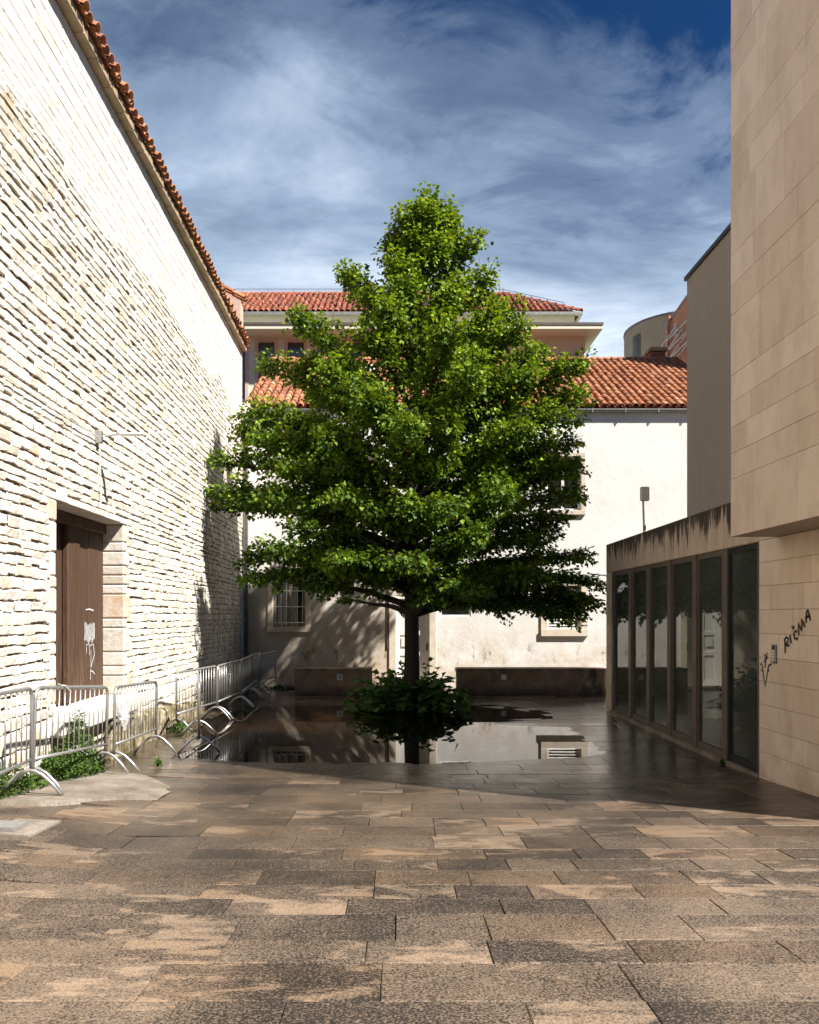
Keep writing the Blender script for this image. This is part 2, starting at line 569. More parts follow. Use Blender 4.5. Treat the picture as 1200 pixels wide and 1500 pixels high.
def mat_fascia():
    m, nt, b = new_mat('stained concrete fascia')
    p = pos(nt)
    s = node(nt, 'ShaderNodeSeparateXYZ', {'Vector': p})
    base = ramp(nt, noise_(nt, mapping(nt, p, (1, 2, 0.4)), 3, 6), [(0.35, (0.45, 0.35, 0.26)), (0.65, (0.58, 0.47, 0.37))])
    n = noise_(nt, mapping(nt, p, (1, 4.0, 0.55)), 1.5, 9, 0.74, 0.3)
    hgt = node(nt, 'ShaderNodeMapRange', {'Value': s.outputs['Z'], 'From Min': 3.05, 'From Max': 3.72, 'To Min': -0.13, 'To Max': 0.15}).outputs[0]
    k = ramp(nt, math_(nt, 'ADD', n, hgt), [(0.50, 0.0), (0.57, 0.95)])
    c = mix(nt, k, base, (0.022, 0.017, 0.013))
    link(nt, c, b.inputs['Base Color'])
    b.inputs['Roughness'].default_value = 0.9
    bump(nt, b, noise_(nt, p, 40, 5), 0.3, 0.006)
    return m


M['fascia'] = mat_fascia()


def mat_wood(name, c0, c1, wear=0.4):
    m, nt, b = new_mat(name)
    p = pos(nt)
    r = rnd(nt)
    g_ = noise_(nt, mapping(nt, p, (9, 9, 0.35)), 6.0, 8, 0.65, 0.4)
    c = ramp(nt, g_, [(0.3, c0), (0.7, c1)])
    c = mix(nt, math_(nt, 'MULTIPLY', r, 0.35), c, (0.03, 0.015, 0.01))
    s = node(nt, 'ShaderNodeSeparateXYZ', {'Vector': p})
    low = node(nt, 'ShaderNodeMapRange', {'Value': s.outputs['Z'], 'From Min': 2.2, 'From Max': 0.8}).outputs[0]
    w = math_(nt, 'MULTIPLY', low, ramp(nt, noise_(nt, mapping(nt, p, (5, 5, 0.6)), 4.0, 7, 0.7), [(0.55, 0.0), (0.68, wear)]))
    c = mix(nt, w, c, (0.36, 0.25, 0.16))
    link(nt, c, b.inputs['Base Color'])
    b.inputs['Roughness'].default_value = 0.7
    bump(nt, b, g_, 0.5, 0.008)
    return m


M['wood'] = mat_wood('old brown timber', (0.026, 0.012, 0.006), (0.135, 0.070, 0.036), 0.8)
M['galv'] = simple('galvanised steel', (0.44, 0.44, 0.435), 0.38, 0.7, 0.14, 25, 0.1)
M['zinc'] = simple('weathered zinc', (0.24, 0.24, 0.235), 0.5, 0.4, 0.2, 8, 0.1)
M['black_metal'] = simple('black metal', (0.02, 0.02, 0.02), 0.5, 0.3)
M['brown_metal'] = simple('brown painted steel', (0.105, 0.083, 0.066), 0.55, 0.0, 0.22, 6, 0.2)
M['white_paint'] = simple('white paint', (0.72, 0.70, 0.66), 0.5, 0, 0.05, 12, 0.08)
M['frame_stone'] = simple('window surround stone', (0.60, 0.52, 0.42), 0.9, 0, 0.15, 5, 0.3)
M['grey_wood'] = simple('bleached grey wood', (0.26, 0.21, 0.16), 0.8, 0, 0.25, 10, 0.3)
M['dark'] = simple('unlit interior', (0.015, 0.015, 0.015), 0.9, 0, 0.1)
M['inside'] = simple('dim interior paint', (0.36, 0.36, 0.33), 0.9, 0, 0.2, 1.5)
M['cream'] = simple('cream facade paint', (0.66, 0.66, 0.53), 0.9, 0, 0.06, 1.5, 0.1)
M['pale_cream'] = simple('pale fascia paint', (0.60, 0.56, 0.46), 0.9, 0, 0.06, 1.5, 0.1)
M['pink_frame'] = simple('pinkish window frame', (0.60, 0.42, 0.35), 0.8, 0, 0.05)
M['salmon'] = simple('salmon render', (0.50, 0.255, 0.17), 0.9, 0, 0.1, 1.2, 0.15)
M['drum'] = simple('olive grey render', (0.37, 0.33, 0.25), 0.9, 0, 0.08, 1.0, 0.15)
M['brick'] = simple('old red brick', (0.30, 0.13, 0.08), 0.9, 0, 0.4, 14, 0.5)
M['graffiti'] = simple('black spray paint', (0.012, 0.011, 0.012), 0.5, 0, 0.1)
M['graffiti_white'] = simple('thin white spray paint', (0.55, 0.55, 0.55), 0.7, 0, 0.3, 30)
M['plastic'] = simple('grey white plastic', (0.76, 0.73, 0.66), 0.45, 0, 0.05)
M['bark'] = simple('dark linden bark', (0.028, 0.022, 0.017), 0.9, 0, 0.4, 14, 0.8)
M['pane_sky'] = mat_glass('apartment glass', (0.8, 0.85, 0.87), 0.02)


def mat_bench():
    m, nt, b = new_mat('wet stained bench stone')
    p = pos(nt)
    s = node(nt, 'ShaderNodeSeparateXYZ', {'Vector': p})
    c = ramp(nt, noise_(nt, p, 2.2, 8, 0.7), [(0.35, (0.13, 0.095, 0.068)), (0.62, (0.30, 0.215, 0.15))])
    low = node(nt, 'ShaderNodeMapRange', {'Value': math_(nt, 'ADD', s.outputs['Z'], math_(nt, 'MULTIPLY', noise_(nt, p, 3, 6, 0.7), 0.3)), 'From Min': 0.45, 'From Max': 0.12}).outputs[0]
    c = mix(nt, math_(nt, 'MULTIPLY', low, 0.85), c, (0.012, 0.011, 0.009))
    k = ramp(nt, noise_(nt, mapping(nt, p, (1, 1, 0.5)), 1.6, 7, 0.7), [(0.56, 0.0), (0.64, 0.8)])
    c = mix(nt, k, c, (0.018, 0.014, 0.011))
    link(nt, c, b.inputs['Base Color'])
    b.inputs['Roughness'].default_value = 0.85
    bump(nt, b, noise_(nt, p, 30, 6), 0.4, 0.01)
    return m


M['bench'] = mat_bench()


def mat_leaf(name, old, young_lit, trans):
    m, nt, b = new_mat(name)
    r = node(nt, 'ShaderNodeAttribute', attribute_name='rnd').outputs['Fac']
    o = node(nt, 'ShaderNodeObjectInfo').outputs['Random']
    c = ramp(nt, math_(nt, 'ADD', r, math_(nt, 'MULTIPLY', o, 0.25)), [(0.0, tuple(x * 0.75 for x in old)), (0.4, old), (0.75, tuple((a + y) / 2 for a, y in zip(old, young_lit))), (1.0, young_lit)])
    link(nt, c, b.inputs['Base Color'])
    b.inputs['Roughness'].default_value = 0.6
    b.inputs['Specular IOR Level'].default_value = 0.25
    t = node(nt, 'ShaderNodeBsdfTranslucent', {'Color': mix(nt, 1.0, c, (1.5, 1.35, 0.45), 'MULTIPLY')})
    mx = node(nt, 'ShaderNodeMixShader', {0: trans, 1: b.outputs[0], 2: t.outputs[0]})
    link(nt, mx, nt.nodes['Material Output'].inputs['Surface'])
    return m


M['leaf'] = mat_leaf('linden leaf', (0.036, 0.092, 0.012), (0.27, 0.38, 0.03), 0.26)
M['shoot_leaf'] = mat_leaf('broad shoot leaf', (0.07, 0.16, 0.026), (0.13, 0.25, 0.035), 0.28)
M['weed'] = mat_leaf('weed leaf', (0.055, 0.11, 0.02), (0.13, 0.20, 0.03), 0.25)


# ------------------------------------------------------------------ ground
def smooth(a, b, x):
    t = min(1, max(0, (x - a) / (b - a)))
    return t * t * (3 - 2 * t)


def basin(x, y):
    r = ((abs(x + 0.42) / 3.65) ** 4 + (abs(y - 14.75) / 3.95) ** 4) ** 0.25
    r += 0.40 * math.exp(-((y - 15.5) / 0.38) ** 2) * smooth(0.9, 2.0, x)
    if y < 13.5:
        r += 0.16 * smooth(-2.6, -3.7, x)
    return r + 0.12 * nz(x * 0.6, y * 0.4, 3.1) + 0.05 * nz(x * 1.1, 0.0, 6.6) + 0.05 * nz(x * 1.9, y * 1.1, 9.7)


def g(x, y):
    d = 10.6 - y
    s = 0.055 * (d if d > 1.4 else (0 if d < -1.4 else (d + 1.4) ** 2 / 5.6))
    s += 0.10 * smooth(-2.2, -3.5, x) * smooth(11.0, 8.2, y)
    return s + 0.042 * (min(basin(x, y), 1.4) - 1.0)


def wx(y):                                         # face of the long stone wall on the left
    return -4.074 - 0.0195 * y


gb = MB()
gb.add([(-600, -600, -0.35), (600, -600, -0.35), (600, 900, -0.35), (-600, 900, -0.35)], [(0, 1, 2, 3)])
tag(gb.build('ground', M['earth']), kind='structure')

bed = MB()
nx_, ny_ = 24, 80
xs = [wx(0) - 0.9 + (5.6 + 0.9 - wx(0)) * i / nx_ for i in range(nx_ + 1)]
ys = [-9 + (23.2 + 9) * j / ny_ for j in range(ny_ + 1)]
bed.add([(x, y, g(x, y) - 0.02) for y in ys for x in xs],
        [(j * (nx_ + 1) + i, j * (nx_ + 1) + i + 1, (j + 1) * (nx_ + 1) + i + 1, (j + 1) * (nx_ + 1) + i) for j in range(ny_) for i in range(nx_)])
paving = bed.build('paving', M['bed'], smooth=True)
tag(paving, kind='structure')

pavers = []
y = 1.2
while y < 22.7:
    dy = random.choice([0.30, 0.32, 0.36, 0.43, 0.48])
    x = wx(y) + 0.02 - random.random() * 0.6
    while x < 5.3:
        dx = random.choice([0.5, 0.62, 0.75, 0.9, 1.1]) * random.uniform(0.93, 1.07)
        pavers.append((max(x, wx(y) - 0.1), y, min(x + dx, 5.5), y + dy))
        x += dx
    y += dy


def paver_mb(a):
    x0, y0, x1, y1 = a
    j = 0.0016
    x0 += j; y0 += j; x1 -= j; y1 -= j
    lift = random.uniform(-0.002, 0.002)
    tx, ty = random.uniform(-0.003, 0.003), random.uniform(-0.003, 0.003)
    b_ = 0.005
    mb = MB()
    cx, cy = (x0 + x1) / 2, (y0 + y1) / 2

    def Z(x, y, dn=0.0):
        return g(x, y) + lift + tx * (x - cx) + ty * (y - cy) - dn
    C = [(x0, y0), (x1, y0), (x1, y1), (x0, y1)]
    I = [(x0 + b_, y0 + b_), (x1 - b_, y0 + b_), (x1 - b_, y1 - b_), (x0 + b_, y1 - b_)]
    k = [random.uniform(-0.001, 0.0025) for _ in range(4)]
    C = [(x + (k[i] if i in (0, 3) else -k[i]), y) for i, (x, y) in enumerate(C)]
    V = [(x, y, Z(x, y, 0.06)) for x, y in C] + [(x, y, Z(x, y, 0.004)) for x, y in C] + [(x, y, Z(x, y)) for x, y in I]
    Fc = [(8, 9, 10, 11)] + [(i, (i + 1) % 4, 4 + (i + 1) % 4, 4 + i) for i in range(4)] + [(4 + i, 4 + (i + 1) % 4, 8 + (i + 1) % 4, 8 + i) for i in range(4)]
    mb.add(V, Fc)
    return mb, (cx, cy, Z(cx, cy))


def px_size(a):
    x0, y0, x1, y1 = a
    cy = (y0 + y1) / 2
    l, r_ = VX + F * x0 / y0, VX + F * x1 / y0
    l, r_ = max(l, 0), min(r_, 1200)
    if r_ <= l:
        return 0
    h_ = CAMZ - g((x0 + x1) / 2, cy)
    yt, yb = VY + F * h_ / y1, VY + F * h_ / y0
    yb = min(yb, 1500)
    return max(0, (r_ - l)) * max(0, yb - yt)


pavers.sort(key=px_size, reverse=True)
rest = MB()
for i, a in enumerate(pavers):
    mb, c = paver_mb(a)
    if i < 298:
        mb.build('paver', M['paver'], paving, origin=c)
    else:
        rest.add(mb.v, mb.f, random.random())
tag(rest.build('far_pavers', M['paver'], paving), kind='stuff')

# pale concrete apron by the wall, its broken front edge stepping down to the pavers
def apron_h(x, y):
    f_ = 1 - smooth(-3.15, -2.35, x)
    return g(x, y) + 0.010 + f_ * max(0, 0.285 - 0.118 * (y - 7.75) - g(x, y)) + 0.006 * nz(x * 3, y * 3)


ap = MB()
N_ = 26
rows = []
for j in range(13):
    t = j / 12
    row = []
    for i in range(N_ + 1):
        u = i / N_
        x = wx(8) - 0.05 + u * 1.75
        yf = 7.55 + 0.75 * smooth(0.35, 1.0, u) + 0.10 * nz(x * 2.2, 1.7) + 0.05 * nz(x * 7, 4.0)
        yb = 10.5 - 1.6 * u ** 2 + 0.15 * nz(x * 2, 8.0)
        yy = yf + (yb - yf) * t
        row.append((x, yy, apron_h(x, yy)))
    rows.append(row)
low = [(x, y_ - 0.03, g(x, y_) - 0.05) for x, y_, z in rows[0]]
vv = low + [p for r_ in rows for p in r_]
n1_ = N_ + 1
ap.add(vv, [(j * n1_ + i, j * n1_ + i + 1, (j + 1) * n1_ + i + 1, (j + 1) * n1_ + i) for j in range(13) for i in range(N_)])
tag(ap.build('pavement_apron', M['slab'], smooth=False), kind='structure')

# rainwater lying in the dip round the tree
wb = MB()
ring = []
for k in range(64):
    a = 2 * math.pi * k / 64
    c, s_ = math.cos(a), math.sin(a)
    q = (abs(c) ** 4 + abs(s_) ** 4) ** -0.25 * 1.13
    ring.append((-0.42 + 3.65 * c * q, 14.75 + 3.95 * s_ * q, 0.0))
wb.add([(-0.42, 14.75, 0.0)] + ring, [(0, 1 + k, 1 + (k + 1) % 64) for k in range(64)])
tag(wb.build('puddle', M['water']), kind='structure')


# ------------------------------------------------------------------ old stone building on the left
SB = thing('stone_building', 'tall old building of sunlit pale rubble stone with a brown double door', 'building', (wx(15), 15, 0))
WALL_TOP = 9.78
D0, D1, DS, DT = 9.79, 12.35, 0.87, 3.55           # door opening: near and far edge, sill, lintel
YE = 22.8


def WP(y, z, out=0.0):
    return (wx(y) + out, y, z)


core = MB()
for (a, b2, z0, z1) in ((-8, D0 - 0.03, -0.3, WALL_TOP), (D1 + 0.03, YE, -0.3, WALL_TOP), (D0 - 0.03, D1 + 0.03, DT + 0.03, WALL_TOP), (D0 - 0.03, D1 + 0.03, -0.3, DS - 0.15)):
    V = [WP(a, z0, -0.035), WP(b2, z0, -0.035), WP(b2, z1, -0.035), WP(a, z1, -0.035)]
    V += [(x - 0.55, y_, z) for x, y_, z in V]
    core.add(V, [(0, 1, 2, 3), (7, 6, 5, 4), (0, 4, 5, 1), (1, 5, 6, 2), (2, 6, 7, 3), (3, 7, 4, 0)])
core.box(-13, -8, -0.3, -5.7, YE, WALL_TOP)
core.build('wall_core', M['mortar'], SB)


def stone_mb(y0, y1, z0, z1, bulge, depth, rough, edge, nu=6, nv=4):
    us = [0, 0.04, 0.28, 0.52, 0.76, 0.96, 1.0] if nu == 6 else [0, 0.02, 0.5, 0.98, 1.0]
    vs_ = [0, 0.07, 0.42, 0.82, 1.0] if nv == 4 else [0, 0.04, 0.96, 1.0]
    sd_ = random.random() * 100
    jb = random.choice((0.1, 0.35, 0.7, 1.0, 1.1)) if rough > 0.006 else 1.0
    je = random.choice((0.006, 0.012, 0.022, 0.03)) if rough > 0.006 else 0.014
    ledge = random.uniform(-0.003, 0.007) if rough > 0.006 else 0.0
    V = []
    for j, v in enumerate(vs_):
        for i, u in enumerate(us):
            y_ = y0 + (y1 - y0) * u
            z = z0 + (z1 - z0) * v
            if j in (0, len(vs_) - 1):
                o = -depth * (jb if j == 0 else 0.8)
            elif i in (0, len(us) - 1):
                o = -je
            else:
                o = bulge + ledge * (1 - v) + rough * nz(y_ * 6, z * 8, sd_) + rough * 0.9 * nz(y_ * 19, z * 23, sd_)
                y_ += edge * nz(y_ * 9, z * 11, sd_ + 5)
                z += edge * nz(y_ * 8, z * 7, sd_ + 9)
            if rough > 0.006:
                z += 0.012 * nz(y_ * 0.9, z * 0.6, 2.2) + 0.013 * nz(y_ * 9, z * 6, sd_ + 3)
            V.append(WP(y_, z, o))
    n = len(us)
    Fc = [(j * n + i, j * n + i + 1, (j + 1) * n + i + 1, (j + 1) * n + i) for j in range(len(vs_) - 1) for i in range(n - 1)]
    mb = MB()
    mb.add(V, Fc)
    return mb


stones = []
z = -0.25
while z < WALL_TOP - 0.02:
    ash = z > 8.35
    h_ = random.choice((0.17, 0.2, 0.22, 0.25)) if ash else random.choice([0.09, 0.10, 0.115, 0.13, 0.15])
    if z < 0.8:
        h_ = random.choice([0.16, 0.2, 0.24])
    z1 = min(z + h_, WALL_TOP)
    y = 5.6 - random.random() * 0.4
    while y < YE:
        sm = ash or z > 7.75 + 0.6 * nz(y * 0.5, 3.3)
        L_ = random.uniform(0.55, 1.05) if ash else random.uniform(0.13, 0.40)
        y1 = min(y + L_, YE)
        if YE - y1 < 0.15:
            y1 = YE
        gap = 0.003 if sm else 0.006
        spans = [(y, y1)]
        if z1 > DS - 0.3 and z < DT + 0.10:         # leave the doorway and its dressed jambs free
            a, b2 = D0 - 0.155, D1 + 0.155
            spans = [(max(s0, lo), min(s1, hi)) for s0, s1 in spans for lo, hi in ((-99, a), (b2, 99))]
            spans = [s for s in spans if s[1] - s[0] > 0.06]
        if z < DT + 0.097 < z1 - 0.02 and y1 > D0 - 0.36 and y < D1 + 0.37:
            lo_, hi_ = max(y, D0 - 0.36), min(y1, D1 + 0.37)
            stones.append((lo_ + 0.002, hi_ - 0.002, DT + 0.097, z1 - gap / 2, False))
        for s0, s1 in spans:
            dz_ = 0 if sm else random.uniform(-0.02, 0.02)
            stones.append((s0 + gap, s1 - gap, z + gap + dz_, z1 - gap / 2 + (0 if sm else random.uniform(-0.012, 0.008)), sm))
        y = y1
    z = z1


def stone_px(s):
    y0, y1, z0, z1, ash = s
    x0 = VX + F * wx(y0) / y0; x1 = VX + F * wx(y1) / y1
    yc = VY - F * ((z0 + z1) / 2 - CAMZ) / ((y0 + y1) / 2)
    x0 = max(x0, 0)
    if x1 <= x0 + 1 or yc < -10:
        return 0
    return (x1 - x0) * F * (z1 - z0) / y1


stones.sort(key=stone_px, reverse=True)
rest_r, rest_a = MB(), MB()
for i, s in enumerate(stones):
    y0, y1, z0, z1, ash = s
    if ash:
        mb = stone_mb(y0, y1, z0, z1, 0.0, 0.013, 0.004, 0.0, 4, 3)
    else:
        mb = stone_mb(y0, y1, z0, z1, random.uniform(-0.002, 0.008), 0.020, 0.009, 0.011)
    if i < 296:
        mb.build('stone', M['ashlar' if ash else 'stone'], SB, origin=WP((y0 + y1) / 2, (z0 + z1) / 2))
    else:
        (rest_a if ash else rest_r).add(mb.v, mb.f, random.random())
tag(rest_r.build('rubble_stonework', M['stone'], SB), kind='stuff')
tag(rest_a.build('dressed_stonework', M['ashlar'], SB), kind='stuff')

# dressed jambs, lintel and sill of the doorway
for side in (0, 1):
    z = DS
    k = 0
    while z < DT - 0.01:
        h_ = random.choice([0.15, 0.22, 0.30, 0.38])
        z1 = DT if DT - (z + h_) < 0.2 else z + h_
        w_ = 0.26 if k % 2 else 0.15
        a, b2 = (D0 - w_, D0) if side == 0 else (D1, D1 + w_)
        c = MB()
        ox = wx((a + b2) / 2)
        c.box(ox - 0.50, a + 0.004, z + 0.004, ox + random.uniform(0.0, 0.014), b2, z1 - 0.004, 0.02)
        c.build('jamb_stone', M['stone'], SB, origin=(ox, (a + b2) / 2, (z + z1) / 2))
        z = z1
        k += 1
y = D0 - 0.36
while y < D1 + 0.30:
    y1 = min(y + random.uniform(0.5, 0.9), D1 + 0.37)
    if D1 + 0.37 - y1 < 0.3:
        y1 = D1 + 0.37
    c = MB()
    c.box(wx(y) - 0.36, y + 0.003, DT, wx(y) + random.uniform(0.0, 0.008), y1 - 0.003, DT + 0.095, 0.012)
    c.build('lintel_stone', M['stone'], SB, origin=WP(y, DT))
    y = y1
for (a, b2, zt) in ((D0 - 0.15, 11.0, 0.85), (11.0, D1 + 0.25, 0.87)):
    c = MB()
    c.box(wx(a) - 0.5, a, 0.60, wx(a) + 0.16, b2 - 0.004, zt, 0.035)
    c.build('sill_stone', M['ashlar'], SB, origin=WP(a, 0.7))
dl = MB()
dl.box(wx(D0) - 0.56, D0 + 0.001, DS - 0.2, wx(D0) - 0.52, D1 + 0.2, DT + 0.2)
dl.build('door_backing', M['dark'], SB)

# mossy plinth along the foot of the wall beyond the door
yy = D1 - 0.9
while yy < 17.2:
    L_ = random.uniform(0.55, 0.95)
    top = 0.58 - 0.055 * (yy - 11.4) + random.uniform(-0.02, 0.02)
    c = MB()
    c.box(wx(yy) - 0.05, yy + 0.006, -0.15, wx(yy) + 0.17 + random.uniform(-0.02, 0.03), yy + L_, top, 0.05)
    c.build('plinth_stone', M['moss'], SB, origin=WP(yy + L_ / 2, 0.2))
    yy += L_

# door leaves
leafR = MB()
xr = wx(11.8) - 0.33
for k in range(5):
    a = 11.37 + k * 0.196
    c = MB()
    c.box(xr - 0.05, a + 0.002, DS + 0.004, xr + random.uniform(-0.004, 0.006), a + 0.192, DT - 0.03, 0.006, rnd=0)
    if k == 0:
        door = c.build('door_leaf', M['wood'], SB, origin=(xr, 11.8, 2))
    else:
        c.build('plank', M['wood'], door, origin=(xr, a, 2))
c = MB(); c.box(xr - 0.06, 10.96, DS + 0.004, xr + 0.035, 11.365, DT - 0.02, 0.015)
c.build('door_post', M['wood'], SB, origin=(xr, 11.15, 2))
c = MB()
xl = xr - 0.07
c.box(xl - 0.05, D0 + 0.01, DS + 0.004, xl - 0.02, 10.955, DT - 0.02)
dleft = c.build('door_leaf', M['wood'], SB, origin=(xl, 10.4, 2))
for (a, b2) in ((D0 + 0.02, 9.99), (10.79, 10.95)):
    c = MB(); c.box(xl - 0.02, a, DS + 0.01, xl + 0.02, b2, DT - 0.03, 0.008); c.build('stile', M['wood'], dleft, origin=(xl, a, 2))
for zz in (DS + 0.01, 1.35, 2.35, 2.55, 3.3):
    c = MB(); c.box(xl - 0.02, 9.995, zz, xl + 0.016, 10.785, zz + 0.13, 0.008); c.build('rail', M['wood'], dleft, origin=(xl, 10.4, zz))
c = MB(); c.box(xr - 0.05, D0, DT - 0.16, xr + 0.05, D1, DT - 0.002, 0.01); c.build('door_head', M['wood'], SB, origin=(xr, 11, DT))


def ribbon(pts, w, fn):
    """flat brush stroke: pts in 2-D, fn maps a 2-D point to 3-D"""
    V, Fc = [], []
    n = len(pts)
    for i, p in enumerate(pts):
        a = pts[max(i - 1, 0)]; b2 = pts[min(i + 1, n - 1)]
        d = (b2[0] - a[0], b2[1] - a[1])
        l_ = math.hypot(*d) or 1
        w_ = w * (0.75 + 0.4 * abs(nz(i * 0.7, w * 9)))
        V += [fn(p[0] - d[1] / l_ * w_, p[1] + d[0] / l_ * w_), fn(p[0] + d[1] / l_ * w_, p[1] - d[0] / l_ * w_)]
    Fc = [(2 * i, 2 * i + 1, 2 * i + 3, 2 * i + 2) for i in range(n - 1)]
    return V, Fc


gm = MB()
fd = lambda y_, z_: (xr + 0.009, y_, z_)
for k in range(9):                                  # white spray scribble
    z0 = 2.0 + random.uniform(-0.03, 0.03)
    gm.add(*ribbon([(11.60 + k * 0.045, z0), (11.61 + k * 0.045, z0 - 0.12), (11.595 + k * 0.045, z0 - 0.24 - random.random() * 0.06)], 0.014, fd))
gm.add(*ribbon([(11.63, 2.20), (11.78, 2.21), (11.93, 2.19)], 0.012, fd))
gm.add(*ribbon([(11.66, 1.55), (11.66, 1.68), (11.76, 1.69), (11.77, 1.52)], 0.01, fd))
gm.add(*ribbon([(11.80, 1.66), (11.92, 1.68), (11.96, 1.52), (11.86, 1.38), (11.80, 1.28), (11.90, 1.27), (11.98, 1.22)], 0.01, fd))
gm.add(*ribbon([(11.83, 1.6), (11.83, 1.4), (11.81, 1.15)], 0.009, fd))
tag(gm.build('graffiti', M['graffiti_white'], door), 'smudged white spray scribble on the brown door')

# cornice slabs and the eaves row of barrel tiles
y = 6.0
while y < YE:
    L_ = min(random.uniform(0.42, 0.62), YE - y)
    if L_ < 0.1:
        break
    c = MB()
    c.box(wx(y) - 0.3, y + 0.006, WALL_TOP, wx(y) + 0.13 + random.uniform(-0.01, 0.01), y + L_ - 0.006, WALL_TOP + 0.13, 0.01)
    c.build('cornice_slab', M['cornice'], SB, origin=WP(y, WALL_TOP))
    y += L_


def tile_mb(r0=0.098, r1=0.078, L_=0.44, up=True, n=6, th=0.014):
    mb = MB()
    V = []
    for (yy_, rr, zz) in ((0, r0, 0.0), (L_, r1, -0.015)):
        for t in (0, th):
            for k in range(n + 1):
                a = math.pi * k / n
                V.append(((rr - t) * math.cos(a), yy_, zz + (rr - t) * math.sin(a) * (1 if up else -0.75)))
    m_ = n + 1
    Fc = []
    for k in range(n):
        Fc.append((k, k + 1, 2 * m_ + k + 1, 2 * m_ + k))
        Fc.append((m_ + k + 1, m_ + k, 3 * m_ + k, 3 * m_ + k + 1))
        Fc.append((k + 1, k, m_ + k, m_ + k + 1))
    mb.add(V, Fc)
    return mb


def xf(mb, loc, ax, az, sc=1.0, rr=0.0):
    """tile verts moved into place: tilt about X, then turn about Z"""
    ca, sa, cz, sz = math.cos(ax), math.sin(ax), math.cos(az), math.sin(az)
    out = []
    for x, y_, z_ in mb.v:
        x += y_ * rr
        y2, z2 = y_ * ca - z_ * sa, y_ * sa + z_ * ca
        out.append((loc[0] + (x * cz - y2 * sz) * sc, loc[1] + (x * sz + y2 * cz) * sc, loc[2] + z2 * sc))
    return out


TM = tile_mb()
TP = tile_mb(up=False)
tile_me = TM.mesh('roof_tile', M['tile'], smooth=True)
SLL = R(24)
pans = MB()
back_rows = MB()
y = 6.2
while y < YE - 0.05:
    ex = wx(y) + 0.235 + random.uniform(-0.035, 0.03)
    z0 = WALL_TOP + 0.175
    inst('roof_tile', tile_me, SB, (ex, y, z0 + random.uniform(-0.012, 0.012)), (SLL + random.uniform(-0.03, 0.03), 0, R(90) + random.uniform(-0.07, 0.07)), (0.86, 1.0, 0.86))
    for k in range(1, 4):
        back_rows.add(xf(TM, (ex - 0.36 * math.cos(SLL) * k, y, z0 + 0.36 * math.sin(SLL) * k), SLL, R(90)), TM.f, random.random())
    for k in range(4):
        pans.add(xf(TP, (ex - 0.03 - 0.36 * math.cos(SLL) * k, y + 0.11, z0 + 0.05 + 0.36 * math.sin(SLL) * k), SLL, R(90)), TP.f, random.random())
    y += 0.196
tag(pans.build('pan_tiles', M['tile'], SB, smooth=True), kind='stuff')
tag(back_rows.build('upper_roof_tiles', M['tile'], SB, smooth=True), kind='stuff')
rf = MB()
rf.add([WP(-8, WALL_TOP + 0.14, 0.05), WP(YE, WALL_TOP + 0.14, 0.05), (-9.5, YE, WALL_TOP + 2.2), (-9.5, -8, WALL_TOP + 2.2), (-13, YE, WALL_TOP), (-13, -8, WALL_TOP)],
       [(0, 1, 2, 3), (3, 2, 4, 5), (1, 4, 2), (0, 3, 5), (0, 5, 4, 1)])
rf.build('roof_deck', M['tile_old'], SB)

# gable parapet at the far end of the roof
gp = MB()
yg = 22.84
pa = [P(352, 505, yg), P(352, 440, yg), P(300, 412, yg), P(300, 505, yg)]
gp.add([(x, yg, z_) for x, _, z_ in pa] + [(x, yg + 0.45, z_) for x, _, z_ in pa], [(0, 1, 2, 3), (7, 6, 5, 4), (0, 4, 5, 1), (1, 5, 6, 2), (2, 6, 7, 3), (3, 7, 4, 0)])
gp.build('gable_parapet', mat_limestone('pinkish parapet stone', (0.56, 0.44, 0.36), (0.42, 0.30, 0.23), 0.8), SB)
cp = MB()
for k in range(6):
    t = k / 6
    x0 = P(355, 436, yg)[0] - 0.33 * k
    z0 = P(355, 436, yg)[2] + 0.33 * 0.54 * k
    cp.add(xf(TM, (x0 + 0.05, yg + 0.1, z0 + 0.02), R(28), R(90)), TM.f, random.random())
    cp.add(xf(TM, (x0 + 0.05, yg + 0.32, z0 + 0.02), R(28), R(90)), TM.f, random.random())
tag(cp.build('coping_tiles', M['tile'], SB, smooth=True), kind='stuff')

# lamp on its arm, with the wire that feeds it
WL = thing('wall_lamp', 'slim white street lamp on a short arm fixed to the stone wall above the door', 'lamp', P(141, 640, 11.15))
yl = 11.15
lz = P(141, 640, yl)[2]
c = MB(); c.box(wx(yl) + 0.0, yl - 0.05, lz - 0.09, wx(yl) + 0.09, yl + 0.05, lz + 0.09, 0.012); c.build('junction_box', M['galv'], WL)
c = MB(); c.tube([(wx(yl) + 0.10, yl, lz + 0.0), (wx(yl) + 0.26, yl, lz + 0.03), (wx(yl) + 0.36, yl, lz + 0.035)], 0.012, 8); c.build('arm', M['galv'], WL)
c = MB(); c.box(wx(yl) + 0.34, yl - 0.05, lz + 0.02, wx(yl) + 0.68, yl + 0.05, lz + 0.052, 0.012); c.build('lamp_head', M['plastic'], WL)
wire = MB()
wire.tube([WP(6 + 5.1 * t, 4.78 - 0.14 * t - 0.05 * math.sin(t * math.pi), 0.05) for t in [i / 14 for i in range(15)]], 0.008, 5)
wire.tube([WP(11.15, 4.5, 0.06), WP(11.18, 4.2, 0.05), WP(11.25, 3.95, 0.045), WP(11.22, 3.72, 0.045)], 0.008, 5)
tag(wire.build('wire', M['plastic']), 'thin pale wire sagging along the stone wall to the lamp', 'wire')

# ------------------------------------------------------------------ white plastered house at the back
YH = 22.8
HS = thing('plastered_house', 'white plastered house with an orange barrel tile roof behind the tree', 'house', (2, YH, 0))
EZ = 8.05
X0h, X1h = -4.5, 9.9


def hx(px_):
    return (px_ - VX) / F * YH


